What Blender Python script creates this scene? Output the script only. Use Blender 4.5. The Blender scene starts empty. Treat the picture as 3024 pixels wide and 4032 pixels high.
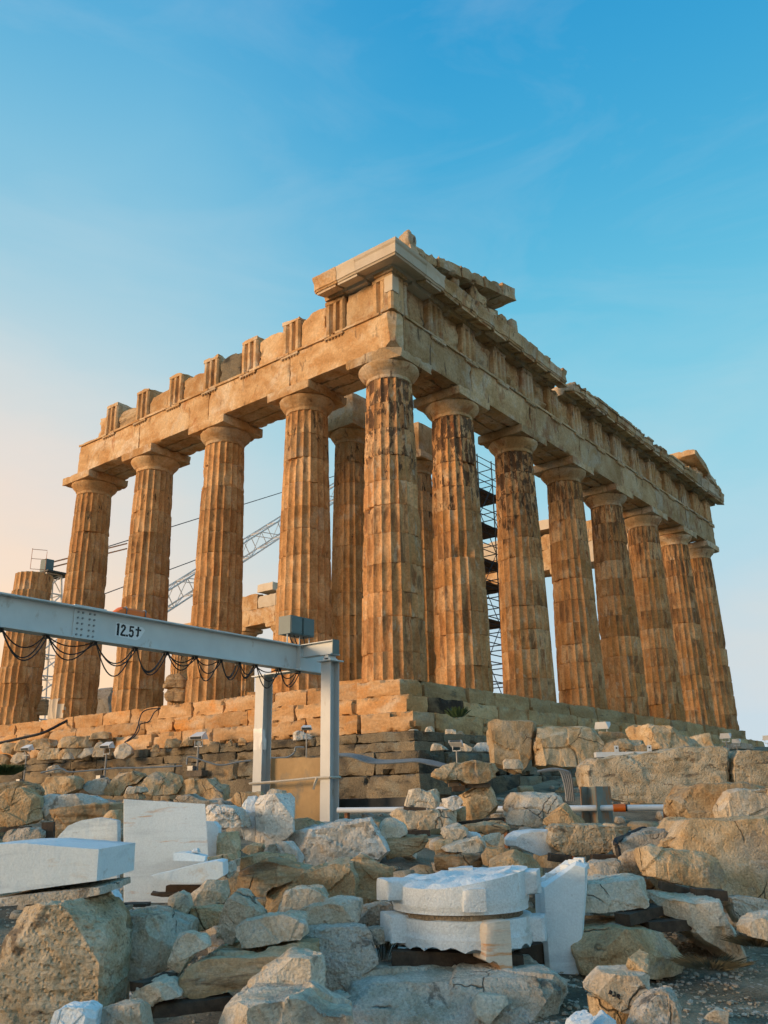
import bpy, bmesh, math, random
import numpy as np
from mathutils import Vector, Matrix

rnd = random.Random(7)
sc = bpy.context.scene
col = sc.collection

# ------------------------------------------------------------------ camera
CAM = np.array([-19.876, -15.390, -3.122])
YAW, PITCH, ROLL, FPX = 0.667953, 0.322479, -0.0157609, 3357.94
FW = np.array([math.cos(PITCH)*math.cos(YAW), math.cos(PITCH)*math.sin(YAW), math.sin(PITCH)])
_r = np.cross(FW, [0, 0, 1.0]); _r /= np.linalg.norm(_r); _u = np.cross(_r, FW)
RT = _r*math.cos(ROLL)+_u*math.sin(ROLL); UP = -_r*math.sin(ROLL)+_u*math.cos(ROLL)
FH = np.array([math.cos(YAW), math.sin(YAW), 0.0]); RH = np.array([math.sin(YAW), -math.cos(YAW), 0.0])
cd = bpy.data.cameras.new("camera"); cam = bpy.data.objects.new("camera", cd); col.objects.link(cam)
cd.sensor_fit = 'VERTICAL'; cd.sensor_height = 36.0; cd.lens = FPX/4032*36.0
cd.clip_start = 0.1; cd.clip_end = 3000
M = Matrix.Identity(4)
for i in range(3):
    M[i][0], M[i][1], M[i][2], M[i][3] = RT[i], UP[i], -FW[i], CAM[i]
cam.matrix_world = M
sc.camera = cam

# ------------------------------------------------------------------ sky, sun, exposure
SUN_AZ, SUN_EL = math.radians(147), math.radians(9)
SUN_DIR = Vector((math.cos(SUN_EL)*math.cos(SUN_AZ), math.cos(SUN_EL)*math.sin(SUN_AZ), math.sin(SUN_EL)))
w = bpy.data.worlds.new("World"); sc.world = w; w.use_nodes = True
nt = w.node_tree; nt.nodes.clear()
N = nt.nodes.new; L = nt.links.new
def lin(c):
    return tuple(((x/255)/12.92 if x/255 <= 0.04045 else ((x/255+0.055)/1.055)**2.4) for x in c)+(1.0,)
def wramp(stops):
    r = N('ShaderNodeValToRGB'); r.color_ramp.interpolation = 'B_SPLINE'
    e = r.color_ramp.elements
    while len(e) < len(stops): e.new(0.5)
    for k, (p, c) in zip(e, stops): k.position = p; k.color = lin(c)
    return r
tc = N('ShaderNodeTexCoord'); sep = N('ShaderNodeSeparateXYZ'); L(tc.outputs['Generated'], sep.inputs[0])
near = wramp([(0.0, (255, 208, 162)), (0.10, (255, 214, 170)), (0.20, (252, 219, 186)), (0.32, (234, 216, 204)), (0.46, (194, 212, 217)), (0.62, (118, 189, 217)), (0.80, (50, 152, 206)), (1.0, (34, 130, 194))])
away = wramp([(0.0, (196, 210, 219)), (0.10, (194, 211, 221)), (0.20, (184, 209, 221)), (0.32, (156, 207, 222)), (0.46, (116, 196, 220)), (0.62, (68, 168, 211)), (0.80, (34, 142, 200)), (1.0, (26, 124, 190))])
L(sep.outputs['Z'], near.inputs[0]); L(sep.outputs['Z'], away.inputs[0])
dotn = N('ShaderNodeVectorMath'); dotn.operation = 'DOT_PRODUCT'
nrm = N('ShaderNodeVectorMath'); nrm.operation = 'NORMALIZE'
fl = N('ShaderNodeVectorMath'); fl.operation = 'MULTIPLY'; fl.inputs[1].default_value = (1, 1, 0)
L(tc.outputs['Generated'], fl.inputs[0]); L(fl.outputs[0], nrm.inputs[0]); L(nrm.outputs[0], dotn.inputs[0])
dotn.inputs[1].default_value = (math.cos(SUN_AZ-.17), math.sin(SUN_AZ-.17), 0)
mr = N('ShaderNodeMapRange'); mr.interpolation_type = 'SMOOTHSTEP'
mr.inputs[1].default_value = -0.34; mr.inputs[2].default_value = 0.28
L(dotn.outputs['Value'], mr.inputs[0])
cl = N('ShaderNodeTexNoise'); cl.inputs['Scale'].default_value = 2.2; cl.inputs['Detail'].default_value = 5; cl.inputs['Roughness'].default_value = 0.55
cm = N('ShaderNodeMapping'); cm.inputs['Scale'].default_value = (1, 1, 2.6); L(tc.outputs['Generated'], cm.inputs[0]); L(cm.outputs[0], cl.inputs['Vector'])
cmr = N('ShaderNodeMapRange'); cmr.inputs[1].default_value = 0.35; cmr.inputs[2].default_value = 0.75; cmr.inputs[3].default_value = -0.16; cmr.inputs[4].default_value = 0.24
L(cl.outputs[0], cmr.inputs[0])
add = N('ShaderNodeMath'); add.operation = 'ADD'; add.use_clamp = True; L(mr.outputs[0], add.inputs[0]); L(cmr.outputs[0], add.inputs[1])
mix = N('ShaderNodeMixRGB'); L(add.outputs[0], mix.inputs[0]); L(away.outputs[0], mix.inputs[1]); L(near.outputs[0], mix.inputs[2])
sky = N('ShaderNodeTexSky'); sky.sky_type = 'NISHITA'; sky.sun_disc = False
sky.sun_elevation = SUN_EL; sky.sun_rotation = math.pi/2-SUN_AZ
hz = N('ShaderNodeTexNoise'); hz.inputs['Scale'].default_value = 3.4; hz.inputs['Detail'].default_value = 6; hz.inputs['Roughness'].default_value = .6; hz.inputs['Distortion'].default_value = .8
hm = N('ShaderNodeMapping'); hm.inputs['Scale'].default_value = (1, 1, 3.2); hm.inputs['Location'].default_value = (3, 1, 2); L(tc.outputs['Generated'], hm.inputs[0]); L(hm.outputs[0], hz.inputs['Vector'])
hr = N('ShaderNodeMapRange'); hr.inputs[1].default_value = .46; hr.inputs[2].default_value = .78; hr.inputs[4].default_value = .13; L(hz.outputs[0], hr.inputs[0])
hx = N('ShaderNodeMixRGB'); hx.inputs[2].default_value = lin((214, 218, 220)); L(hr.outputs[0], hx.inputs[0]); L(mix.outputs[0], hx.inputs[1]); mix = hx      # thin veil of high cloud
skm = N('ShaderNodeMixRGB'); skm.blend_type = 'ADD'; skm.inputs[0].default_value = 0.003
L(mix.outputs[0], skm.inputs[1]); L(sky.outputs[0], skm.inputs[2])
bg = N('ShaderNodeBackground'); bg.inputs[1].default_value = 1.0; L(skm.outputs[0], bg.inputs[0])
wo = N('ShaderNodeOutputWorld'); L(bg.outputs[0], wo.inputs[0])
sl = bpy.data.lights.new("sun", 'SUN'); sun = bpy.data.objects.new("sun", sl); col.objects.link(sun)
sl.energy = 3.5; sl.angle = math.radians(18); sl.color = (1.0, 0.66, 0.38)
sun.rotation_euler = SUN_DIR.to_track_quat('Z', 'Y').to_euler(); sun.location = (-30, 30, 30)
sc.view_settings.view_transform = 'Standard'; sc.view_settings.look = 'None'
sc.view_settings.exposure = 0.1; sc.view_settings.gamma = 1.0; sc.view_settings.use_curve_mapping = False
sc.render.engine = 'CYCLES'; sc.cycles.use_denoising = True
sc.cycles.use_adaptive_sampling = True; sc.cycles.adaptive_threshold = .03
sc.cycles.max_bounces = 4; sc.cycles.diffuse_bounces = 2; sc.cycles.glossy_bounces = 1; sc.cycles.caustics_reflective = False

# ------------------------------------------------------------------ picture -> place (used to site things on measured distances)
def ray(x, y): return FW+(x-1512)/FPX*RT-(y-2016)/FPX*UP
def at(x, y, D):
    d = ray(x, y); return CAM+d*(D/(d@FH))
def on(x, y, ax, v):
    d = ray(x, y); return CAM+d*((v-CAM[ax])/d[ax])
VIEWS = {'v3': (0, 3000, .66305), 'v4': (900, 3100, .72333), 'v5': (2000, 3100, .61724), 't1': (0, 2750, .42194),
         't2': (600, 2750, .48222), 't3': (1300, 2800, .48222), 't4': (2000, 2800, .61724), 's': (0, 0, 1), 'd': (1450, 3350, .5425),
         'g': (600, 2300, .45208), 'h': (0, 2150, .33898)}
def vp(view, p):
    x0, y0, s = VIEWS[view]; return (x0+p[0]*s, y0+p[1]*s)

# ------------------------------------------------------------------ noise (numpy)
_perm = np.random.RandomState(3).permutation(4096)
_val = np.random.RandomState(5).rand(4096)*2-1
def vnoise(P):
    P = np.asarray(P, float); I = np.floor(P).astype(np.int64); F = P-I; F = F*F*F*(F*(F*6-15)+10)
    def h(i, j, k): return _val[_perm[(_perm[(_perm[i & 4095]+j) & 4095]+k) & 4095]]
    i, j, k = I[:, 0], I[:, 1], I[:, 2]; u, v, q = F[:, 0], F[:, 1], F[:, 2]
    a = h(i, j, k)*(1-u)+h(i+1, j, k)*u; b = h(i, j+1, k)*(1-u)+h(i+1, j+1, k)*u
    c = h(i, j, k+1)*(1-u)+h(i+1, j, k+1)*u; d = h(i, j+1, k+1)*(1-u)+h(i+1, j+1, k+1)*u
    return (a*(1-v)+b*v)*(1-q)+(c*(1-v)+d*v)*q
def fbm(P, o=4, g=.5):
    P = np.asarray(P, float); s = 0; a = 1; t = 0
    for _ in range(o): s = s+a*vnoise(P); t += a; a *= g; P = P*2.03+17.3
    return s/t
def ridged(P, o=3):
    P = np.asarray(P, float); s = 0; a = 1; t = 0
    for _ in range(o): s = s+a*(1-2*np.abs(vnoise(P))); t += a; a *= .5; P = P*2.1+9.1
    return s/t

# ------------------------------------------------------------------ materials
def material(name):
    m = bpy.data.materials.new(name); m.use_nodes = True
    n = m.node_tree; b = n.nodes['Principled BSDF']
    return m, n, b
def ramp(n, src, stops, interp='LINEAR'):
    r = n.nodes.new('ShaderNodeValToRGB'); r.color_ramp.interpolation = interp; e = r.color_ramp.elements
    while len(e) < len(stops): e.new(.5)
    for k, (p, c) in zip(e, stops):
        k.position = p; k.color = tuple(c)+(1,) if len(c) == 3 else c
    n.links.new(src, r.inputs[0]); return r
def noise(n, vec, scale, detail=5, rough=.6, st=(1, 1, 1), dist=0.0):
    mp = n.nodes.new('ShaderNodeMapping'); mp.inputs['Scale'].default_value = st; n.links.new(vec, mp.inputs[0])
    t = n.nodes.new('ShaderNodeTexNoise'); t.inputs['Scale'].default_value = scale; t.inputs['Detail'].default_value = detail
    t.inputs['Roughness'].default_value = rough; t.inputs['Distortion'].default_value = dist
    n.links.new(mp.outputs[0], t.inputs['Vector']); return t.outputs[0]
def mixc(n, fac, a, b, mode='MIX'):
    x = n.nodes.new('ShaderNodeMixRGB'); x.blend_type = mode
    for s, i in ((fac, 0), (a, 1), (b, 2)):
        if hasattr(s, 'is_linked') or hasattr(s, 'links'): n.links.new(s, x.inputs[i])
        elif i == 0: x.inputs[0].default_value = s
        else: x.inputs[i].default_value = tuple(s)+(1,)
    return x.outputs[0]
def math_(n, op, a, b=0.0, clamp=False):
    x = n.nodes.new('ShaderNodeMath'); x.operation = op; x.use_clamp = clamp
    for s, i in ((a, 0), (b, 1)):
        if hasattr(s, 'links'): n.links.new(s, x.inputs[i])
        else: x.inputs[i].default_value = s
    return x.outputs[0]
def rock(name, cols, scale=1.2, stains=(), rnd_amt=.25, grain=.18, bump=.02, bscale=9, pits=0.0, rough=.9, st=(1, 1, 1), crack=0.0, spec=.25, gscale=None, spread=.34):
    """weathered stone: colour clouds, stains (colour, scale, stretch, lo, hi, strength[, z0, z1]), grain and fine relief"""
    m, n, b = material(name)
    g = n.nodes.new('ShaderNodeNewGeometry'); pos = g.outputs['Position']
    oi = n.nodes.new('ShaderNodeObjectInfo')
    off = n.nodes.new('ShaderNodeVectorMath'); off.operation = 'SCALE'; off.inputs[0].default_value = (37, 53, 29); n.links.new(oi.outputs['Random'], off.inputs['Scale'])
    ad = n.nodes.new('ShaderNodeVectorMath'); ad.operation = 'ADD'; n.links.new(pos, ad.inputs[0]); n.links.new(off.outputs[0], ad.inputs[1]); vec = ad.outputs[0]
    k = len(cols)
    c = ramp(n, noise(n, vec, scale, 5, .64, st, .6), [(.5-spread/2+spread*i/max(1, k-1), q) for i, q in enumerate(cols)]).outputs[0]
    for s in stains:
        sc_, ssc, sst, lo, hi_, amt = s[:6]
        f = noise(n, vec, ssc, 5, .66, sst, .4)
        if len(s) > 6:
            sp = n.nodes.new('ShaderNodeSeparateXYZ'); n.links.new(pos, sp.inputs[0])
            q = n.nodes.new('ShaderNodeMapRange'); q.inputs[1].default_value = s[6]; q.inputs[2].default_value = s[7]; q.inputs[3].default_value = -.22; q.inputs[4].default_value = .06
            n.links.new(sp.outputs['Z'], q.inputs[0]); f = math_(n, 'ADD', f, q.outputs[0])
        fr = ramp(n, f, [(lo, (0, 0, 0)), (hi_, (amt, amt, amt))]).outputs[0]
        c = mixc(n, fr, c, sc_)
    fine = noise(n, vec, gscale or bscale*4, 4, .72)
    ck = None
    if crack:
        nv = n.nodes.new('ShaderNodeTexNoise'); nv.inputs['Scale'].default_value = crack*1.4; nv.inputs['Detail'].default_value = 4; n.links.new(vec, nv.inputs['Vector'])
        dv = n.nodes.new('ShaderNodeVectorMath'); dv.operation = 'MULTIPLY_ADD'; dv.inputs[1].default_value = (.55/crack,)*3; n.links.new(nv.outputs['Color'], dv.inputs[0]); n.links.new(vec, dv.inputs[2])
        ve = n.nodes.new('ShaderNodeTexVoronoi'); ve.feature = 'DISTANCE_TO_EDGE'; ve.inputs['Scale'].default_value = crack; n.links.new(dv.outputs[0], ve.inputs['Vector'])
        ck = ramp(n, ve.outputs['Distance'], [(.0, (1, 1, 1)), (.014, (0, 0, 0))]).outputs[0]
        ck = math_(n, 'MULTIPLY', ck, ramp(n, noise(n, vec, crack*.9, 2, .5), [(.54, (0, 0, 0)), (.60, (1, 1, 1))]).outputs[0])
        c = mixc(n, math_(n, 'MULTIPLY', ck, .75), c, (.06, .045, .03))
    gr = ramp(n, fine, [(.25, (1-grain*1.6,)*3), (.75, (1+grain*.6,)*3)]).outputs[0]
    c = mixc(n, 1.0, c, gr, 'MULTIPLY')
    br = n.nodes.new('ShaderNodeMapRange'); br.inputs[3].default_value = 1-rnd_amt; br.inputs[4].default_value = 1+rnd_amt*.6; n.links.new(oi.outputs['Random'], br.inputs[0])
    c = mixc(n, 1.0, c, br.outputs[0], 'MULTIPLY')
    n.links.new(c, b.inputs['Base Color']); b.inputs['Roughness'].default_value = rough; b.inputs['Specular IOR Level'].default_value = spec
    h = math_(n, 'ADD', noise(n, vec, bscale, 5, .7, st), math_(n, 'MULTIPLY', fine, .35))
    if pits:
        vo = n.nodes.new('ShaderNodeTexVoronoi'); vo.inputs['Scale'].default_value = bscale*2.4; n.links.new(vec, vo.inputs['Vector'])
        h = math_(n, 'ADD', h, math_(n, 'MULTIPLY', ramp(n, vo.outputs['Distance'], [(.05, (0, 0, 0)), (.42, (1, 1, 1))]).outputs[0], pits))
    if ck is not None: h = math_(n, 'SUBTRACT', h, math_(n, 'MULTIPLY', ck, .9))
    bp = n.nodes.new('ShaderNodeBump'); bp.inputs['Strength'].default_value = 1.0; bp.inputs['Distance'].default_value = bump
    n.links.new(h, bp.inputs['Height']); n.links.new(bp.outputs[0], b.inputs['Normal'])
    return m
def plain(name, c, rough=.6, metal=0.0, var=.12, scale=6.0, bump=0.0, stain=None):
    m, n, b = material(name); g = n.nodes.new('ShaderNodeNewGeometry')
    f = noise(n, g.outputs['Position'], scale, 6, .65)
    cc = ramp(n, f, [(.3, tuple(x*(1-var*1.5) for x in c)), (.7, tuple(min(1, x*(1+var)) for x in c))]).outputs[0]
    if stain:
        fr = ramp(n, noise(n, g.outputs['Position'], stain[1], 6, .7, stain[2]), [(stain[3], (0, 0, 0)), (stain[4], (.85,)*3)]).outputs[0]
        cc = mixc(n, fr, cc, stain[0])
    n.links.new(cc, b.inputs['Base Color']); b.inputs['Roughness'].default_value = rough; b.inputs['Metallic'].default_value = metal
    if bump:
        bp = n.nodes.new('ShaderNodeBump'); bp.inputs['Distance'].default_value = bump; n.links.new(noise(n, g.outputs['Position'], scale*5, 6, .7), bp.inputs['Height']); n.links.new(bp.outputs[0], b.inputs['Normal'])
    return m

DARK = (.055, .035, .022); RUST = (.30, .10, .030); OCH = (.50, .25, .085); PALE = (.66, .52, .36)
MT = {}
MT['column'] = rock('column_marble', [(0.472, 0.225, 0.082), (0.622, 0.342, 0.143), (0.73, 0.46, 0.232)], 1.3,
    [(OCH, .6, (1, 1, .7), .50, .66, .7), ((.20, .105, .05), 1.5, (1.4, 1.4, .5), .59, .66, .7), (PALE, .9, (1, 1, .8), .58, .7, .6),
     (DARK, 3.4, (1.5, 1.5, .45), .64, .67, .8, 1, 9), ((.36, .11, .04), 2.2, (1.6, 1.6, .4), .66, .69, .6)], .20, .26, .028, 9, st=(1, 1, .6), gscale=13, spread=.26)
MT['column_east'] = rock('column_marble_crusted', [(0.478, 0.227, 0.087), (0.625, 0.339, 0.147), (0.728, 0.464, 0.245)], 1.3,
    [(OCH, .6, (1, 1, .7), .48, .64, .75), ((.22, .115, .055), 1.4, (1.4, 1.4, .4), .54, .61, .75), (PALE, 1.5, (1.5, 1.5, .6), .59, .67, .65),
     ((.085, .05, .032), 4.2, (1.8, 1.8, .34), .55, .60, .7, 2.5, 9.0), ((.34, .11, .04), 2.4, (1.6, 1.6, .4), .64, .67, .65)], .20, .28, .030, 9, st=(1, 1, .55), gscale=13, spread=.26)
MT['column_crust'] = rock('column_marble_black_crust', [(0.478, 0.227, 0.087), (0.625, 0.339, 0.147), (0.728, 0.464, 0.245)], 1.3,
    [(OCH, .6, (1, 1, .7), .48, .64, .75), ((.22, .115, .055), 1.4, (1.4, 1.4, .4), .54, .61, .75), ((.66, .52, .36), 2.4, (1.5, 1.5, .6), .58, .64, .55),
     ((.085, .05, .032), 3.6, (1.3, 1.3, .5), .525, .56, .85, 2.5, 9.0), ((.34, .11, .04), 2.4, (1.6, 1.6, .4), .64, .67, .65)], .20, .28, .030, 9, st=(1, 1, .55), gscale=13, spread=.26)
MT['entab'] = rock('entablature_marble', [(0.485, 0.271, 0.111), (0.627, 0.396, 0.195), (0.708, 0.511, 0.3)], .7,
    [((.74, .62, .46), .45, (1, 1, 1.2), .52, .60, .55), (OCH, .8, (1, 1, 1.6), .52, .64, .7), ((.62, .55, .44), .9, (1, 1, .5), .58, .7, .55), ((.16, .10, .06), 2.2, (1.6, 1.6, .5), .60, .67, .65), ((.40, .15, .05), 1.7, (1, 1, .6), .60, .68, .55)], .2, .20, .026, 8, gscale=13, spread=.26)
MT['entab_east'] = rock('entablature_marble_grey', [(0.471, 0.283, 0.124), (0.606, 0.397, 0.207), (0.69, 0.502, 0.3)], .7,
    [((.70, .60, .47), .5, (1, 1, 1.2), .52, .60, .55), ((.36, .14, .055), 1.1, (1.1, 1.1, .7), .55, .63, .65), ((.60, .56, .47), .9, (1, 1, .5), .57, .68, .5), ((.12, .075, .05), 1.9, (1.8, 1.8, .35), .60, .66, .75)], .2, .24, .030, 8, gscale=13, spread=.26)
MT['crust'] = rock('black_crust_marble', [(.30, .20, .11), (.46, .32, .18)], 1.0,
    [((.03, .022, .018), .9, (1, 1, .8), .34, .56, .95), ((.42, .14, .05), 2.2, (1, 1, .5), .60, .66, .7)], .1, .2, .02, 9, gscale=13, spread=.26)
MT['step'] = rock('step_marble', [(0.499, 0.272, 0.113), (0.595, 0.361, 0.174), (0.651, 0.447, 0.266)], .8,
    [((.62, .26, .055), .7, (1, 1, 1.5), .54, .68, .75), ((.60, .52, .40), 1.0, (.6, .6, 1.6), .58, .7, .55), ((.13, .08, .05), 2.0, (1, 1, 2.0), .63, .68, .7)], .24, .22, .03, 8, st=(.6, .6, 2.0), gscale=13, spread=.26)
MT['step_east'] = rock('step_marble_grey', [(0.46, 0.283, 0.127), (0.575, 0.383, 0.19), (0.649, 0.474, 0.264)], .8,
    [((.50, .25, .09), .9, (1, 1, 1.2), .56, .68, .6), ((.10, .08, .06), 1.6, (.8, .8, 2.0), .60, .68, .7), ((.30, .31, .26), 1.1, (1, 1, 1), .56, .7, .5)], .26, .24, .032, 8, st=(.6, .6, 2.0), gscale=13, spread=.26)
MT['poros'] = rock('poros_foundation', [(0.139, 0.115, 0.082), (0.246, 0.205, 0.139), (0.312, 0.246, 0.156)], 1.1,
    [((.055, .055, .05), 1.4, (.7, .7, 1.6), .52, .64, .85), ((.25, .28, .25), 1.0, (1, 1, 1), .55, .68, .55), ((.46, .27, .10), .8, (1, 1, 1), .60, .70, .5)], .25, .28, .035, 7, pits=.5)
MT['tan'] = rock('tan_stone', [(0.53, 0.335, 0.162), (0.7, 0.508, 0.291), (0.816, 0.659, 0.448)], 2.6,
    [((.52, .26, .085), 1.2, (1, 1, 1), .56, .68, .6), ((.40, .40, .36), 1.6, (1, 1, 1), .56, .66, .55), ((.13, .095, .06), 3.0, (1, 1, 1), .62, .68, .65)], .2, .30, .030, 12, pits=.2, crack=1.7)
MT['brown'] = rock('banded_brown_stone', [(0.36, 0.22, 0.105), (0.54, 0.37, 0.2), (0.66, 0.51, 0.33)], 2.4,
    [((.15, .10, .06), 2.0, (.5, .5, 4.0), .54, .62, .75), ((.58, .52, .42), 1.4, (.8, .8, 2.0), .58, .68, .5)], .2, .26, .022, 11, st=(.5, .5, 3.0), crack=1.6)
MT['grey'] = rock('grey_stone', [(0.466, 0.382, 0.27), (0.647, 0.572, 0.454), (0.774, 0.71, 0.605)], 3.0,
    [((.48, .30, .15), 1.3, (1, 1, 1), .58, .68, .5), ((.09, .08, .065), 3.2, (1, 1, 1), .60, .66, .7), ((.72, .70, .65), 2.2, (1, 1, 1), .60, .66, .6)], .2, .32, .030, 13, pits=.3, crack=2.2)
MT['pale'] = rock('pale_stone', [(0.6, 0.47, 0.31), (0.75, 0.64, 0.48), (0.83, 0.76, 0.63)], 2.6,
    [((.56, .34, .15), 1.5, (1, 1, 1), .58, .68, .5), ((.33, .31, .27), 2.2, (1, 1, 1), .58, .66, .55), ((.14, .11, .08), 3.6, (1, 1, 1), .64, .69, .6)], .16, .28, .026, 13, pits=.2, crack=1.9)
MT['rough'] = rock('pitted_stone', [(0.5, 0.37, 0.22), (0.66, 0.52, 0.34), (0.76, 0.64, 0.46)], 2.8,
    [((.14, .10, .065), 3.0, (.8, .8, 2.0), .58, .64, .75), ((.50, .30, .12), 1.0, (1, 1, 1), .55, .66, .55)], .12, .28, .032, 12, pits=.5, st=(.8, .8, 1.6))
MT['speckled'] = rock('speckled_white_stone', [(0.58, 0.51, 0.41), (0.74, 0.69, 0.6), (0.83, 0.8, 0.73)], 2.2,
    [((.20, .17, .13), 6.0, (1, 1, 1), .57, .64, .7), ((.52, .36, .20), 2.0, (1, 1, 1), .60, .68, .5)], .12, .25, .02, 10, pits=.35)
MT['white'] = rock('fresh_white_marble', [(0.72, 0.82, 0.85), (0.78, 0.87, 0.89), (0.81, 0.89, 0.91)], 1.0,
    [((.50, .58, .62), 1.6, (.5, .5, 3.4), .54, .64, .6), ((.58, .46, .32), 2.0, (1, 1, 2.0), .60, .70, .55), ((.40, .42, .40), 7.0, (1, 1, 1), .64, .70, .5)], .05, .10, .0035, 18, rough=.6, spec=.4)
MT['white_rough'] = rock('hewn_white_marble', [(0.68, 0.73, 0.74), (0.78, 0.83, 0.83), (0.82, 0.88, 0.89)], 2.4,
    [((.52, .44, .34), 2.4, (1, 1, 1), .60, .70, .6), ((.42, .44, .43), 5.0, (1, 1, 2), .60, .68, .5)], .08, .16, .009, 16, pits=.25, rough=.8)
MT['white_stained'] = rock('stained_white_marble', [(0.72, 0.82, 0.85), (0.78, 0.87, 0.89), (0.81, 0.89, 0.91)], 1.0, [((.52, .60, .64), 1.5, (.5, .5, 3.4), .54, .66, .5), ((.58, .31, .13), 2.1, (.6, .6, 3.6), .585, .66, .75), ((.42, .42, .38), 7.0, (1, 1, 1), .64, .70, .5)], 0, .10, .0035, 18, rough=.6, spec=.4)
MT['veined'] = rock('orange_veined_marble', [(.70, .62, .50), (.74, .66, .55)], 2.0, [((.66, .32, .12), 3.4, (.6, .6, 7.0), .54, .64, .85)], .02, .1, .008, 10, st=(.6, .6, 4), rough=.7)
MT['restored'] = rock('restored_pale_marble', [(0.534, 0.437, 0.311), (0.607, 0.512, 0.385), (0.644, 0.563, 0.444)], .8, [((.56, .40, .24), 1.0, (1, 1, 1), .6, .7, .5)], .1, .06, .005, 7, rough=.75)
MT['wood'] = plain('old_timber', (.075, .052, .034), .85, 0, .35, 14, .006)
MT['wood_grey'] = plain('grey_timber', (.16, .13, .095), .85, 0, .3, 14, .006)
MT['steel'] = plain('pale_grey_paint', (.58, .62, .61), .5, 0, .05, 3, .0008, ((.30, .24, .16), 3.2, (1, 1, .6), .60, .72))
MT['steel_leg'] = plain('pale_grey_leg_paint', (.52, .54, .53), .5, 0, .05, 3, .0008, ((.30, .24, .17), 3.0, (2, 2, .4), .64, .74))
MT['steel_dark'] = plain('dark_steel', (.045, .05, .052), .55, .3, .2, 8)
MT['bolt'] = plain('dull_bolt', (.24, .25, .25), .5, .5, .1, 20)
MT['box'] = plain('teal_grey_enclosure', (.10, .15, .15), .5, .0, .08, 4)
MT['cable'] = plain('black_cable', (.014, .014, .015), .55, 0, .2, 20)
MT['hose'] = plain('grey_hose', (.20, .23, .25), .5, 0, .15, 20)
MT['orange'] = plain('orange_plastic', (.90, .17, .01), .45, 0, .08, 8)
MT['lamp'] = plain('white_lamp_housing', (.66, .68, .68), .45, 0, .05, 8)
MT['glass'] = plain('dark_lamp_glass', (.05, .06, .065), .15, 0, .1, 8)
MT['pipe'] = plain('white_pipe', (.72, .75, .76), .4, 0, .05, 6)
MT['rust'] = plain('rusty_steel', (.22, .09, .035), .8, .1, .35, 9, .002)
MT['rustpost'] = plain('rust_streaked_grey_steel', (.22, .25, .22), .7, .1, .15, 5, .001, ((.42, .17, .05), 3.0, (2, 2, .5), .48, .60))
MT['panel'] = plain('ochre_concrete', (.40, .27, .13), .85, 0, .16, 2.2, .003, ((.20, .19, .15), 1.8, (1, 1, .7), .55, .68))
MT['strap'] = plain('faded_webbing', (.52, .47, .38), .8, 0, .1, 12)
MT['wrap'] = plain('plastic_wrap', (.70, .70, .68), .25, 0, .1, 6, .004)
MT['ink'] = plain('black_paint', (.012, .012, .013), .6, 0, .1, 10)
MT['labelwhite'] = plain('white_sticker', (.74, .77, .78), .5, 0, .05, 6)
MT['crane'] = plain('white_crane_paint', (.70, .66, .60), .5, 0, .08, 4)
MT['crane_rail'] = plain('orange_crane_rail', (.62, .24, .09), .5, 0, .1, 4)
MT['scaffold'] = plain('dark_scaffold_tube', (.035, .045, .05), .5, .4, .2, 6)
MT['leaf'] = plain('dark_green_leaf', (.045, .085, .03), .6, 0, .3, 12)
MT['dry'] = plain('dry_grass', (.10, .09, .05), .8, 0, .3, 12)
MT['ground'] = rock('dusty_ground', [(0.25, 0.19, 0.12), (0.39, 0.31, 0.205), (0.5, 0.41, 0.29)], 1.4, [((.07, .06, .045), 1.0, (1, 1, 1), .5, .64, .7)], 0, .35, .03, 14, pits=.4)

# ------------------------------------------------------------------ mesh helpers
def tag(o, label=None, cat=None, group=None, kind=None):
    if label: o['label'] = label
    if cat: o['category'] = cat
    if group: o['group'] = group
    if kind: o['kind'] = kind
    return o
def empty(name, loc, parent=None, rz=0.0):
    o = bpy.data.objects.new(name, None); col.objects.link(o); o.location = loc; o.rotation_euler = (0, 0, rz); o.empty_display_size = .2
    if parent: o.parent = parent
    return o
def mesh_of(name, V, F, mat, smooth=None, mats=None):
    me = bpy.data.meshes.new(name); me.from_pydata([tuple(v) for v in V], [], F); me.update()
    for q in (mats or [mat]): me.materials.append(MT[q])
    if smooth is not None:
        me.polygons.foreach_set('use_smooth', [True]*len(me.polygons))
        me.set_sharp_from_angle(angle=math.radians(smooth))
    return me
def link(name, me, parent=None, loc=(0, 0, 0), rz=0.0, rot=None):
    o = bpy.data.objects.new(name, me); col.objects.link(o); o.location = loc; o.rotation_euler = rot or (0, 0, rz)
    if parent: o.parent = parent
    return o
def box_vf(lo, hi, V=None, F=None):
    V = [] if V is None else V; F = [] if F is None else F; b = len(V)
    for z in (lo[2], hi[2]):
        V += [(lo[0], lo[1], z), (hi[0], lo[1], z), (hi[0], hi[1], z), (lo[0], hi[1], z)]
    F += [tuple(b+i for i in f) for f in ((0, 3, 2, 1), (4, 5, 6, 7), (0, 1, 5, 4), (1, 2, 6, 5), (2, 3, 7, 6), (3, 0, 4, 7))]
    return V, F
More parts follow.
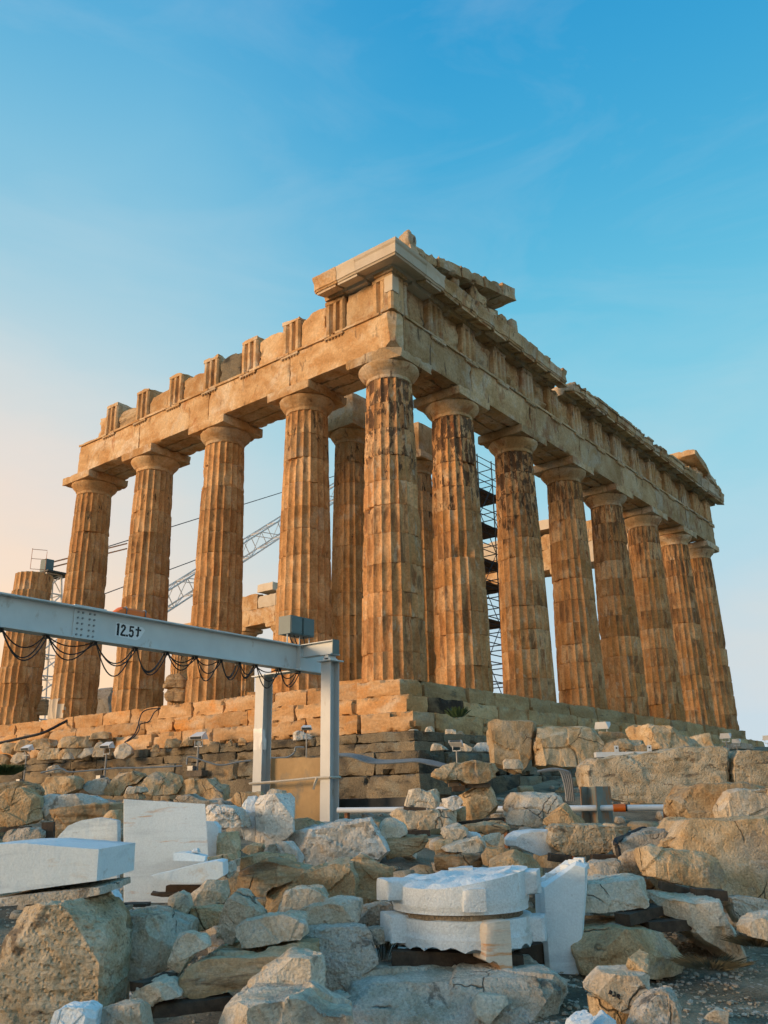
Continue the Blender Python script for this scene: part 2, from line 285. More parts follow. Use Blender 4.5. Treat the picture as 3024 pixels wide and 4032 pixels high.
def bars(segs, r, V=None, F=None, sides=6):
    """straight round bars between point pairs, collected into one shape"""
    V = [] if V is None else V; F = [] if F is None else F
    for a, b in segs:
        a = np.array(a, float); b = np.array(b, float); d = b-a; d /= np.linalg.norm(d)+1e-9
        u = np.cross(d, [0, 0, 1] if abs(d[2]) < .9 else [1, 0, 0]); u /= np.linalg.norm(u); v = np.cross(d, u); k = len(V)
        for p in (a, b):
            for i in range(sides):
                t = 2*math.pi*i/sides; V.append(tuple(p+r*(math.cos(t)*u+math.sin(t)*v)))
        for i in range(sides):
            j = (i+1) % sides; F.append((k+i, k+j, k+sides+j, k+sides+i))
        F.append(tuple(k+i for i in range(sides))[::-1]); F.append(tuple(k+sides+i for i in range(sides)))
    return V, F
def tube(pts, r, V=None, F=None, sides=6):
    V = [] if V is None else V; F = [] if F is None else F; pts = [np.array(p, float) for p in pts]; k = len(V); n = len(pts)
    for i, p in enumerate(pts):
        d = pts[min(i+1, n-1)]-pts[max(i-1, 0)]; d /= np.linalg.norm(d)+1e-9
        u = np.cross(d, [0, 0, 1] if abs(d[2]) < .95 else [1, 0, 0]); u /= np.linalg.norm(u); v = np.cross(d, u)
        for s in range(sides):
            t = 2*math.pi*s/sides; V.append(tuple(p+r*(math.cos(t)*u+math.sin(t)*v)))
    for i in range(n-1):
        for s in range(sides):
            q = (s+1) % sides; a = k+i*sides; F.append((a+s, a+q, a+sides+q, a+sides+s))
    F.append(tuple(k+s for s in range(sides))[::-1]); F.append(tuple(k+(n-1)*sides+s for s in range(sides)))
    return V, F
_seed = [0]
def rough_box(lo, hi, cell=.13, amp=.012, edge=.05, seed=None, ef=3.6, taper=None):
    """a hewn block: gridded box, faces slightly uneven, arrises chipped"""
    if seed is None: _seed[0] += 1; seed = _seed[0]*7.31
    lo = np.array(lo, float); hi = np.array(hi, float); dim = hi-lo
    n = np.maximum(1, np.round(dim/cell)).astype(int); n = np.minimum(n, 60)
    V = []; idx = {}; F = []
    def vid(i, j, k):
        q = (i, j, k)
        if q not in idx: idx[q] = len(V); V.append((i/n[0], j/n[1], k/n[2]))
        return idx[q]
    for a, b, c in ((0, 1, 2), (1, 2, 0), (2, 0, 1)):
        for s in (0, n[c]):
            for i in range(n[a]):
                for j in range(n[b]):
                    q = []
                    for di, dj in ((0, 0), (1, 0), (1, 1), (0, 1)):
                        t = [0, 0, 0]; t[a] = i+di; t[b] = j+dj; t[c] = s; q.append(vid(*t))
                    F.append(tuple(q if s else q[::-1]))
    U = np.array(V); P = lo+U*dim
    W = P+seed
    out = np.where(U < 1e-6, -1.0, np.where(U > 1-1e-6, 1.0, 0.0))
    d = np.minimum(U, 1-U)*dim; ds = np.sort(d, 1); near_edge = np.exp(-ds[:, 1]/.07)
    e = np.clip(fbm(W*ef, 4)-.02, 0, 1)*near_edge*edge*2.6+near_edge*edge*.12
    P = P-out*e[:, None]
    P = P+np.stack([fbm(W*3.1+k*31, 4) for k in range(3)], 1)*amp*(np.abs(out)+.15)
    if taper: P = taper(P, lo, hi)
    return P, F
def block(name, lo, hi, mat, parent=None, cell=.13, amp=.012, edge=.05, smooth=38, **kw):
    lo = np.array(lo, float); hi = np.array(hi, float); c = np.array([(lo[0]+hi[0])/2, (lo[1]+hi[1])/2, lo[2]])
    P, F = rough_box(lo, hi, cell, amp, edge, **kw)
    o = link(name, mesh_of(name, P-c, F, mat, smooth), parent, c); return o
def cut(o, planes):
    """slice pieces off a closed mesh (world co, normal): what lies on the normal's side goes"""
    bm = bmesh.new(); bm.from_mesh(o.data); L0 = Vector(o.location)+(Vector(temple.location) if o.parent is temple else Vector())
    for co, no in planes:
        r = bmesh.ops.bisect_plane(bm, geom=bm.verts[:]+bm.edges[:]+bm.faces[:], plane_co=Vector(co)-L0, plane_no=Vector(no), clear_outer=True)
        ed = [e for e in bm.edges if e.is_boundary]
        if ed: bmesh.ops.holes_fill(bm, edges=ed)
    bm.to_mesh(o.data); bm.free(); o.data.set_sharp_from_angle(angle=math.radians(38)); return o

# ------------------------------------------------------------------ ground
LP = ([-60, 4, 5, 7, 9, 11, 13, 16, 20, 24, 30, 36, 45, 80, 120, 200], [-4.9, -4.85, -4.85, -4.8, -4.6, -4.15, -3.8, -3.5, -3.3, -3.2, -3.0, -2.7, -2.4, -2.2, -5, -14])
RP = ([-60, 4, 6, 8, 10, 12, 17, 20, 26, 35, 45, 60, 80, 120, 200], [-4.6, -4.55, -4.5, -4.42, -4.3, -4.15, -3.95, -3.5, -2.7, -1.65, -1.0, -.95, -1.4, -5, -14])
def ground_z(x, y):
    x = np.asarray(x, float); y = np.asarray(y, float)
    dx, dy = x-CAM[0], y-CAM[1]; D = dx*FH[0]+dy*FH[1]; La = dx*RH[0]+dy*RH[1]
    t = np.clip((La/np.maximum(D, 3)+.02)/.16, 0, 1); t = t*t*(3-2*t)
    z = np.interp(D, *LP)*(1-t)+np.interp(D, *RP)*t
    # unseen mound added beyond the left edge of the view to shade the foreground
    shade_bank = np.exp(-((La+13.5)/3.2)**2)*np.clip((17-D)/4, 0, 1)*np.clip((D+14)/5, 0, 1)*2.3
    P = np.stack([x*.8, y*.8, 0*x], -1).reshape(-1, 3)
    nz = (fbm(P, 4)*.10+fbm(P*6, 3)*.025).reshape(x.shape)
    return np.maximum(z, z+shade_bank)+nz
gx = np.concatenate([np.linspace(-700, -60, 12)[:-1], np.linspace(-60, -24, 25)[:-1], np.linspace(-24, 16, 161)[:-1], np.linspace(16, 80, 43)[:-1], np.linspace(80, 700, 12)])
gy = np.concatenate([np.linspace(-700, -60, 12)[:-1], np.linspace(-60, -18, 22)[:-1], np.linspace(-18, 22, 161)[:-1], np.linspace(22, 80, 30)[:-1], np.linspace(80, 700, 12)])
GX, GY = np.meshgrid(gx, gy, indexing='ij'); GZ = ground_z(GX, GY)
V = np.stack([GX, GY, GZ], -1).reshape(-1, 3); ny = len(gy)
F = [(i*ny+j, (i+1)*ny+j, (i+1)*ny+j+1, i*ny+j+1) for i in range(len(gx)-1) for j in range(ny-1)]
tag(link('ground', mesh_of('ground', V, F, 'ground', 60)), kind='structure')

# ------------------------------------------------------------------ the temple
temple = empty('ancient_temple', (14.4, 20, -3.0))
tag(temple, 'ruined ochre marble temple with fluted columns standing on three steps', 'temple')
def tp(o):                                       # hang a world-placed part under the temple
    o.parent = temple; o.location = Vector(o.location)-Vector(temple.location); return o
S = [0, 3.68]+[3.68+4.295*i for i in range(1, 13)]
E = [0, 3.68]+[3.68+4.295*i for i in range(1, 6)]+[3.68*2+4.295*5]
NF, SP, SHAFT, NDR = 20, 8, 9.57, 11
def shaft_r(z): return .953-.212*(z/SHAFT)+.017*math.sin(math.pi*z/SHAFT)
joints = [0]+[SHAFT*i/NDR+random.Random(i).uniform(-.09, .09) for i in range(1, NDR)]+[SHAFT]
def drum_mesh(k, var, dmg=1.0, patch=False):
    z0, z1 = joints[k], joints[k+1]; h = z1-z0; rows = 11; n = NF*SP
    zs = np.concatenate([[0, .014, .04], np.linspace(.1, h-.1, rows-5), [h-.04, h-.014, h]]); rows = len(zs)
    th = np.arange(n)*2*math.pi/n; t = (np.arange(n) % SP)/SP
    fl_ = .084*np.sin(np.pi*t)**.8
    TH, ZZ = np.meshgrid(th, zs); R = np.array([shaft_r(z0+z) for z in zs])[:, None]*(1-fl_[None, :])
    P = np.stack([np.cos(TH)*R, np.sin(TH)*R, ZZ], -1).reshape(-1, 3); W = P*1.0+np.array([var*13.7, k*5.1, z0])
    ed = np.minimum(ZZ, h-ZZ).reshape(-1); TT = np.tile(t, rows)
    arr = np.exp(-np.minimum(TT, 1-TT)*SP/1.1)
    ch = np.clip(fbm(W*3.1, 3)-.16, 0, 1)*np.exp(-ed/.04)*.16*dmg + np.exp(-ed/.014)*.016*(.4+1.2*np.clip(fbm(W*2.0+7, 2)+.3, 0, 1))
    ch += np.clip(fbm(W*np.array([2.3, 2.3, 1.5])+40, 3)-.20, 0, 1)*arr*.12*dmg
    ch += np.clip(fbm(W*np.array([1.0, 1.0, .9])+90, 2)-.36, 0, 1)*.35*dmg
    ch += fbm(W*5, 3)*.006
    rr = np.hypot(P[:, 0], P[:, 1]); f = (rr-ch)/rr; P[:, 0] *= f; P[:, 1] *= f
    F = [(i*n+j, i*n+(j+1) % n, (i+1)*n+(j+1) % n, (i+1)*n+j) for i in range(rows-1) for j in range(n)]
    b = len(P); P = np.vstack([P, [[0, 0, 0], [0, 0, h]]])
    F += [(b, (j+1) % n, j) for j in range(n)]+[(b+1, (rows-1)*n+j, (rows-1)*n+(j+1) % n) for j in range(n)]
    return P, F
_drum = {}
def drum(k, var, mat, dmg=1.0):
    q = (k, var, mat)
    if q not in _drum:
        P, F = drum_mesh(k, var, dmg); _drum[q] = mesh_of('drum', P, F, mat, 28)
    return _drum[q]
def lathe(prof, seg=40, amp=.006, seed=0.0, dmg=.05):
    P = []; 
    for r, z in prof:
        for j in range(seg):
            a = 2*math.pi*j/seg; P.append((r*math.cos(a), r*math.sin(a), z))
    P = np.array(P); n = seg; W = P+seed
    c = np.clip(fbm(W*2.5, 3)-.1, 0, 1)*dmg*2+fbm(W*4, 3)*amp
    rr = np.hypot(P[:, 0], P[:, 1])+1e-6; f = np.clip((rr-c)/rr, 0, 2); P[:, 0] *= f; P[:, 1] *= f
    F = [(i*n+j, i*n+(j+1) % n, (i+1)*n+(j+1) % n, (i+1)*n+j) for i in range(len(prof)-1) for j in range(n)]
    F += [tuple(range(n))[::-1], tuple((len(prof)-1)*n+j for j in range(n))]
    return P, F
ECH = [(.700, -.02), (.735, 0), (.738, .12), (.752, .125), (.752, .15), (.770, .155), (.770, .18), (.788, .185), (.788, .205), (.835, .25), (.895, .32), (.945, .39), (.975, .45), (.978, .49), (.955, .52), (.9, .525)]
_cap = {}
def capital(par, var, mat, z, s=1.0, broken=False):
    if (var, mat) not in _cap:
        P, F = lathe(ECH, 48, .006, var*9.3, .05); e = mesh_of('echinus', P, F, mat, 30)
        P, F = rough_box((-1.0, -1.0, .515), (1.0, 1.0, .86), .1, .008, .035, seed=var*17.7+3); _cap[(var, mat)] = (e, mesh_of('abacus', P, F, mat, 38))
    e, a = _cap[(var, mat)]
    if broken: a = a.copy()
    for nm, me in (('echinus', e), ('abacus', a)):
        o = link(nm, me, par, (0, 0, z)); o.scale = (s, s, 1)
    return o
def column(x, y, mat, var, z0=0.0, s=1.0, top=True, drums=NDR, zs=1.0, jitter=0.0):
    c = empty('column', (x, y, z0)); tp(c); r = random.Random(int(x*100+y*10)+var)
    for k in range(drums):
        o = link('drum', drum(k, (var+k) % 3, mat), c, (r.uniform(-1, 1)*jitter, r.uniform(-1, 1)*jitter, joints[k]*zs), math.pi/10*r.randrange(20)); o.scale = (s, s, zs)
    if top: capital(c, var % 3, 'entab' if mat == 'column' else 'entab_east', SHAFT*zs, s)
    return c
for i in range(8): column(E[i], 0, 'column_crust' if i < 3 else 'column_east', i, s=1.02 if i in (0, 7) else 1.0)
for i in range(1, 5):
    c = column(0, S[i], 'column', i)
    if i == 4:                                   # bottom drum mended with fresh marble on its south-west side
        d = [q for q in c.children if q.name.startswith('drum')][0]; me = d.data.copy(); d.data = me; d.rotation_euler = (0, 0, 0); me.materials.append(MT['restored'])
        for p in me.polygons:
            ce = p.center; a = math.degrees(math.atan2(ce.y, ce.x)) % 360
            if 128 < a < 206+12*math.sin(ce.z*5)+6*math.sin(ce.z*17): p.material_index = 1
        d['label'] = 'bottom drum mended with pale new marble'
c6 = column(0, S[5]+.05, 'column', 1, top=False, drums=8, zs=.985, jitter=.035); c6['label'] = 'broken column without capital'
# corner capital: abacus knocked off at its outer corner
cc = [c for c in temple.children if c.name == 'column'][0]
ab = [q for q in cc.children if q.name.startswith('abacus')][0]; ab.data = ab.data.copy(); ab.data.materials[0] = MT['entab_east']
sv = ab.location.copy(); ab.location = (0, 0, 0)
cut(ab, [((-.80, -.80, .6), (-1, -.85, .25)), ((-.93, .1, .5), (-1, -.25, -.5))]); ab.location = sv
ab['label'] = 'broken abacus of the corner column'
# porch columns behind the corner, on their raised floor
for k, (x, y) in enumerate(((4.25, 5.3), (8.75, 5.3))): column(x, y, 'column', k+2, .7, .86, True, zs=1.0)
tp(block('upper_block', (3.55, 4.6, 11.14), (4.95, 6.0, 12.25), 'entab', edge=.03))
tp(block('upper_block', (8.0, 4.6, 11.14), (12.6, 5.4, 12.5), 'entab', edge=.03))
tp(block('porch_floor', (2.5, 3.2, 0.004), (26.3, 9.0, .70), 'step', cell=.6, amp=.01))
tp(block('stylobate_floor', (-.30, -.30, -.5), (29.1, 68.5, -.004), 'step', cell=2, amp=.004, edge=.01))

# architrave: three beams deep, blocks meeting over the columns
def arch(lo, hi, mat, **kw): return tp(block('architrave_block', lo, hi, mat, cell=.13, amp=.006, edge=.045, **kw))
ZA, ZT, ZF = 10.433, 11.78, 13.125
def reg_mesh():
    V, F = [], []; P, F = rough_box((-.42, -.075, -.085), (.42, .0, 0), .1, .003, .012, seed=4.4); V = [tuple(p) for p in P]
    for i in range(6): bars([((-.35+.14*i, -.042, -.085), (-.35+.14*i, -.042, -.135))], .026, V, F, 6)
    return V, F
_V, _F = reg_mesh(); REG = mesh_of('regula', _V, _F, 'entab', 40); REGE = mesh_of('regula', _V, _F, 'entab_east', 40)
def child(name, me, par, wloc, rz=0.0):          # child of a part, given where it stands
    return link(name, me, par, Vector(wloc)-Vector(par.location)-Vector(temple.location), rz)
TRI_S = [-.48, 1.6, 3.68]+[3.68+2.1475*i for i in range(1, 6)]
ys = [-.9, 3.68, 7.975, 12.27, 16.62]
for i in range(4):
    o = arch((-.9, ys[i]+.012, ZA), (-.32, ys[i+1]-.012, ZT), 'entab')
    if i == 0:
        cut(o, [((-.80, -.80, 11.2), (-1, -1.0, .12)), ((-.9, -.9, 10.72), (-.5, -.7, -.9))])
    lo = ys[i]+(.5 if i == 0 else .02)
    for a, b in ((lo, lo+(ys[i+1]-lo)*.47), (lo+(ys[i+1]-lo)*.53, ys[i+1]-.02)):
        P, F = rough_box((-.97, a, ZT-.10), (-.897, b, ZT-.004), .1, .002, .016); base = np.array(o.location)+np.array(temple.location)
        link('taenia', mesh_of('taenia', P-base, F, 'entab', 38), o)
    for t in TRI_S[1:]:
        if ys[i] <= t < ys[i+1]: child('regula', REG, o, (-.897, t, ZT-.102), -math.pi/2)
    if i: 
        for a, b in ((-.30, .28), (.30, .9)): arch((a, ys[i]+.01, ZA+.004), (b, ys[i+1]-.01, ZT), 'entab')
arch((-.30, .93, ZA+.004), (.28, 3.67, ZT), 'entab'); arch((.30, .93, ZA+.004), (.9, 3.67, ZT), 'entab')
TRI_E = [-.48, 1.6, 3.68]+[3.68+2.1475*i for i in range(1, 11)]+[27.24, 29.32]
xs = [-.312]+E[1:7]+[29.74]
for i in range(7):
    o = arch((xs[i]+.012, -.9, ZA), (xs[i+1]-.012, -.32, ZT), 'entab_east')
    P, F = rough_box((xs[i]+.02, -.97, ZT-.10), (xs[i+1]-.02, -.897, ZT-.004), .1, .002, .018); base = np.array(o.location)+np.array(temple.location)
    link('taenia', mesh_of('taenia', P-base, F, 'entab_east', 38), o)
    for t in TRI_E[1:]:
        if xs[i] <= t < xs[i+1]: child('regula', REGE, o, (t, -.897, ZT-.102), 0)
    for a, b in ((-.30, .28), (.30, .9)):
        arch((max(xs[i], .93)+.01, a, ZA+.004), (min(xs[i+1], 27.9)-.01, b, ZT), 'entab_east')

# frieze
def tri_mesh(depth, seed, top=1.345, chip=.0):
    """triglyph facing -Y: two full and two half grooves"""
    w_ = .4225; g = .078
    prof = [(-w_, 0.06), (-w_+.055, 0), (-.245, 0), (-.145, g*1.6), (-.125, g*1.6), (-.06, 0), (.06, 0), (.125, g*1.6), (.145, g*1.6), (.245, 0), (w_-.055, 0), (w_, .06)]
    zs_ = np.linspace(0, top-.16, 9); V = []; F = []
    n = len(prof)+2
    for z in zs_:
        for x, y in prof: V.append((x, y, z))
        V.append((w_, depth, z)); V.append((-w_, depth, z))
    for i in range(len(zs_)-1):
        for j in range(n):
            k = (j+1) % n; F.append((i*n+j, i*n+k, (i+1)*n+k, (i+1)*n+j))
    F.append(tuple(range(n))[::-1]); F.append(tuple((len(zs_)-1)*n+j for j in range(n)))
    V = np.array(V); b = len(V)
    P2, F2 = rough_box((-w_-.006, -.012, top-.158), (w_+.006, depth, top), .11, .006, .03, seed=seed)
    V = np.vstack([V, P2]); F += [tuple(b+i for i in f) for f in F2]
    W = V+seed; V = V+np.stack([fbm(W*3+k*11, 3) for k in range(3)], 1)*.012
    ch = np.clip(fbm(W*2.2, 3)-.05, 0, 1)*chip; V[:, 1] = np.where(V[:, 1] < .1, V[:, 1]+ch*.2, V[:, 1]); V[:, 2] -= np.where(V[:, 2] > top-.05, ch*.5, 0)
    return V, F
for k, t in enumerate(TRI_S):
    V, F = tri_mesh(1.0 if k > 1 else .6, k*3.7+1, 1.335, .25); o = link('triglyph', mesh_of('triglyph', V, F, 'entab', 30), None, (-.905, t, ZT+.002), -math.pi/2); tp(o)
    if k == 2: pass
mh = [1.32, 1.24, 1.10, 1.10, .94, .90, .82]
for k, h in enumerate(mh):
    a, b = TRI_S[k]+.44, TRI_S[k+1]-.44
    V, F = rough_box((-.80, a, ZT+.002), (-.35, b, ZT+h), .11, .02, .10 if k else .03)
    if k:
        t = (V[:, 1]-a)/(b-a); dz = (V[:, 2]-ZT)/h; V[:, 2] -= dz*(.12*np.clip(t-.5, 0, 1)**1.2*(k % 2)+.45*np.clip(.22-t, 0, 1)*(1-k % 2)+.3*np.clip(t-.8, 0, 1)+.12*fbm(V*1.3+k*5, 3))
    o = link('metope', mesh_of('metope', V-np.array([-.6, (a+b)/2, ZT]), F, ['entab', 'entab', 'entab', 'poros', 'entab', 'entab', 'brown'][k], 40), None, (-.6, (a+b)/2, ZT)); tp(o)
tp(block('metope', (-.80, 14.88, ZT+.002), (-.3, 15.42, ZT+1.0), 'entab', edge=.09, amp=.02))
for k, t in enumerate(TRI_E):
    V, F = tri_mesh(.5, k*5.1+60, 1.335, .30); o = link('triglyph', mesh_of('triglyph', V, F, 'entab_east', 30), None, (t, -.905, ZT+.002), 0)
    if k == 0: o.location.x += .008
    tp(o)
def relief(w_, h, seed):
    nx, nz = 34, 34; X, Z = np.meshgrid(np.linspace(-w_/2, w_/2, nx), np.linspace(0, h, nz)); W = np.stack([X*2.0, Z*2.0*.8, 0*X+seed*7.7], -1).reshape(-1, 3)
    Y = (np.clip(ridged(W*.9, 2)*.9+fbm(W*1.7+8, 3)*.7-.15, 0, 1)**.8*.20+fbm(W*5, 3)*.012).reshape(X.shape)
    en = np.clip(np.minimum(np.minimum(X+w_/2, w_/2-X), np.minimum(Z, h-.14-Z))/.12, 0, 1); Y = -Y*en
    V = np.stack([X, Y, Z], -1).reshape(-1, 3); F = [(i*nx+j, i*nx+j+1, (i+1)*nx+j+1, (i+1)*nx+j) for i in range(nz-1) for j in range(nx-1)]
    b = len(V); V = np.vstack([V, [(-w_/2, .3, 0), (w_/2, .3, 0), (w_/2, .3, h), (-w_/2, .3, h)]])
    F += [(b, b+3, b+2, b+1), tuple(range(0, nx))[::-1]+(b, b+1), tuple((nz-1)*nx+j for j in range(nx))+(b+2, b+3), tuple(i*nx for i in range(nz))+(b+3, b), tuple(i*nx+nx-1 for i in range(nz))[::-1]+(b+1, b+2)]
    return V, F
for k in range(14):
    a, b = TRI_E[k]+.425, TRI_E[k+1]-.425
    V, F = relief(b-a, 1.34, k+1); tp(link('metope', mesh_of('metope', V, F, 'entab_east', 45), None, ((a+b)/2, -.64, ZT+.002)))
for i in range(7): tp(block('frieze_backing', (max(xs[i], -.25)+.005, -.38, ZT+.004), (xs[i+1]-.005, .8, ZF-.01), 'entab_east', cell=.4))
tp(block('frieze_backing', (-.30, .85, ZT+.004), (.5, 2.0, ZF-.01), 'entab', cell=.3))

# horizontal cornice
GP = [(.25, ZF+.005), (.96, ZF+.005), (.98, ZF+.09), (1.03, ZF+.17), (1.50, ZF+.05), (1.53, ZF+.10), (1.56, ZF+.11), (1.56, ZF+.44), (1.60, ZF+.50), (1.62, ZF+.60), (.25, ZF+.60)]
def geison(a, b, seed, dmg=.0, cutdown=0.0):
    nx = max(3, int((b-a)/.11)); V = []; F = []; m = len(GP)
    for i in range(nx+1):
        for o_, z in GP: V.append((a+(b-a)*i/nx, -o_, z-(cutdown if z > ZF+.45 else 0)))
    for i in range(nx):
        for j in range(m):
            k = (j+1) % m; F.append((i*m+j, i*m+k, (i+1)*m+k, (i+1)*m+j)[::-1])
    F.append(tuple(range(m))); F.append(tuple(nx*m+j for j in range(m))[::-1])
    V = np.array(V); W = V+seed; V[:, 1:] += np.stack([fbm(W*2.5+k*9, 3) for k in range(2)], 1)*.012
    ch = np.clip(fbm(W*1.6, 3)+.05, 0, 1)*dmg; ou = V[:, 1] < -1.4; top = V[:, 2] > ZF+.38
    V[:, 1] += np.where(ou, ch*.5, 0); V[:, 2] -= np.where(top, ch*.55, 0)
    return V, F
_Vm, _Fm = rough_box((-.42, -1.47, 0), (.42, -1.05, .11), .1, .004, .015, seed=8.8)
_Vm[:, 2] += ZF+.05+(-1.50-_Vm[:, 1])*-.255-.10
_Vm = list(map(tuple, _Vm))
MUT = mesh_of('mutule', _Vm, _Fm, 'entab_east', 40)
def cornice(a, b, mat, dmg, cutdown=0.0, south=False, mutules=True):
    V, F = geison(a, b, a*3.1+dmg, dmg, cutdown); c = np.array([(a+b)/2, 0, 0]); me = mesh_of('cornice_block', V-c, F, mat, 35)
    if south: o = link('cornice_block', me, None, (0, (a+b)/2, 0), -math.pi/2)
    else: o = link('cornice_block', me, None, c)
    tp(o)
    if mutules: link('mutule', MUT, o, (0, 0, 0))
    return o
step_x = 2.1475/2
x = .12
while x < 10.1:
    cornice(x+.006, min(x+step_x, 10.16)-.006, 'restored' if x < .5 else 'entab_east', .10 if x < .6 else .30+.2*rnd.random()); x += step_x
x = 10.92
while x < 24.0:
    cornice(x+.006, x+step_x-.006, 'entab_east', .40+.35*rnd.random(), .12); x += step_x
for a in (24.45, 25.53, 26.6, 27.68, 28.75): cornice(a+.006, a+1.068, 'entab_east', .3, .0)
cornice(29.84, 30.44, 'entab_east', .3)
# south return: mirrored so that it faces -X
def cornice_s(a, b, mat, dmg):
    V, F = geison(a, b, a*2.3+5, dmg); c = np.array([(a+b)/2, 0, 0]); V = V-c; V = np.stack([V[:, 1], V[:, 0], V[:, 2]], 1); F = [f[::-1] for f in F]
    o = link('cornice_block', mesh_of('cornice_block', V, F, mat, 35), None, (0, (a+b)/2, 0)); tp(o)
    mv = np.array(_Vm); mv = np.stack([mv[:, 1], mv[:, 0], mv[:, 2]], 1); link('mutule', mesh_of('mutule', mv, [f[::-1] for f in _Fm], mat, 40), o); return o
cornice_s(.12, .93, 'restored', .03); cornice_s(.95, 1.98, 'entab', .5)
# corner cornice stone: square, sloping underside on both outer faces
V = []; F = []
rings = [(.98, ZF+.09), (1.03, ZF+.17), (1.50, ZF+.05), (1.53, ZF+.10), (1.56, ZF+.11), (1.56, ZF+.44), (1.60, ZF+.50), (1.62, ZF+.60)]
for o_, z in rings: V += [(-o_, .11, z), (-o_, -o_, z), (.11, -o_, z)]
for i in range(len(rings)-1):
    a = i*3; F += [(a, a+1, a+4, a+3), (a+1, a+2, a+5, a+4)]
nb = len(V); V += [(.11, .11, ZF+.09), (.11, .11, ZF+.60)]; m = len(rings)
F += [tuple(i*3 for i in range(m))[::-1]+(nb, nb+1), tuple(i*3+2 for i in range(m))+(nb+1, nb), (0, nb, 2, 1), ((m-1)*3, (m-1)*3+1, (m-1)*3+2, nb+1)]
tp(link('cornice_block', mesh_of('cornice_block', V, F, 'restored')))
V, F = [], []
box_vf((-.99, -.99, ZF-.02), (-.2, -.2, ZF+.16), V, F); tp(link('bed_moulding', mesh_of('bed_moulding', V, F, 'entab')))

# remains of the pediment
def slab(name, x0, z0, x1, z1, th, y0, y1, mat, seed, edge=.07):
    P, F = rough_box((0, y0, 0), (math.hypot(x1-x0, z1-z0), y1, th), .13, .015, edge, seed=seed); a = math.atan2(z1-z0, x1-x0)
    X = x0+P[:, 0]*math.cos(a)-P[:, 2]*math.sin(a); Z = z0+P[:, 0]*math.sin(a)+P[:, 2]*math.cos(a)
    V = np.stack([X, P[:, 1], Z], 1); c = np.array([(x0+x1)/2, (y0+y1)/2, (z0+z1)/2]); return tp(link(name, mesh_of(name, V-c, F, mat, 38), None, c))
zr = lambda x: 13.74+(x+.55)*.215
for k, (a, b, th, y0) in enumerate(((-.45, 1.05, .42, -1.42), (1.1, 2.45, .42, -1.48), (2.5, 3.95, .46, -1.50), (4.0, 5.2, .46, -1.55), (5.22, 6.2, .50, -1.6))):
    slab('raking_cornice_slab', a, zr(a), b, zr(b), th, y0, .5, 'entab_east' if k < 4 else 'entab', k*4.4+2, .09 if k < 4 else .02)
for k, (a, b) in enumerate(((.3, 2.2), (2.22, 4.1), (4.12, 6.4))):
    P, F = rough_box((a, -.62, ZF+.60), (b, .3, ZF+.62), .16, .01, .04)
    t = (P[:, 2] > ZF+.61); P[:, 2] = np.where(t, zr(P[:, 0])-.01, ZF+.602); c = np.array([(a+b)/2, 0, ZF+.6]); tp(link('tympanum_slab', mesh_of('tympanum_slab', P-c, F, 'entab_east', 38), None, c))
def blob(name, c, size, seed, mat, parent=None, amp=.22, sub=4, flat=.0):
    bm = bmesh.new(); bmesh.ops.create_icosphere(bm, subdivisions=sub, radius=1); P = np.array([v.co[:] for v in bm.verts]); F = [tuple(v.index for v in f.verts) for f in bm.faces]; bm.free()
    Q = np.sign(P)*np.abs(P)**.72; Q /= np.maximum(np.abs(Q).max(), 1e-6); W = Q*1.4+seed*5.3
    Q = Q*(1+amp*fbm(W, 3)+amp*.5*ridged(W*1.6, 2))[:, None]*np.array(size)*.5; Q[:, 2] += size[2]*.5
    return link(name, mesh_of(name, Q, F, mat, 40), parent, c)
for k, (c, s_) in enumerate((((-.35, -1.15, 13.95), (.46, .5, .8)), ((.0, -1.1, 13.9), (.5, .6, .38)), ((2.35, -1.05, 13.70), (.42, .55, .75)), ((3.6, -1.1, 13.70), (.38, .5, 1.0)), ((4.1, -1.05, 14.25), (.95, .4, .42)),
                           ((4.75, -1.0, 13.7), (.7, .7, .55)), ((5.45, -1.0, 13.7), (.75, .8, .62)), ((6.6, -.9, 13.7), (.62, .7, .95)), ((3.0, -1.2, 13.7), (.6, .4, .28)))):
    tp(blob('pediment_figure', c, s_, k+3, 'entab_east', amp=.3))
slab('raking_cornice_slab', 25.9, 14.90, 28.0, 14.28, .42, -1.6, 1.4, 'entab', 77.0, .05)
slab('raking_cornice_slab', 28.02, 14.26, 29.3, 13.92, .40, -1.55, .8, 'entab_east', 79.0, .1)
slab('raking_cornice_slab', 29.3, 14.0, 30.4, 13.72, .30, -1.5, .6, 'entab_east', 83.0, .1)
for k, (c, s_) in enumerate((((27.3, -.9, 13.72), (.9, .8, .85)), ((28.4, -1.0, 13.72), (.8, .8, .6)), ((29.0, -.9, 14.15), (.5, .6, .55)), ((27.5, -.6, 14.7), (.5, .6, .45)), ((28.9, -.5, 14.3), (.45, .4, .7)), ((26.3, -.4, 13.72), (1.2, .7, 1.1)))):
    tp(blob('pediment_figure', c, s_, k+23, 'entab_east', amp=.3))
# loose tile stubs along the top of the broken cornice
for k in range(26):
    x = 11+k*.5+rnd.uniform(-.1, .1); tp(block('cornice_remnant', (x, -1.35+rnd.uniform(0, .2), ZF+.47), (x+rnd.uniform(.25, .48), -.2, ZF+.54+rnd.uniform(0, .16)), 'entab_east', edge=.06, cell=.12))

tp(block('marble_patch', (-.94, -.945, ZT+.62), (-.60, -.60, ZT+1.22), 'restored', cell=.08, edge=.03))
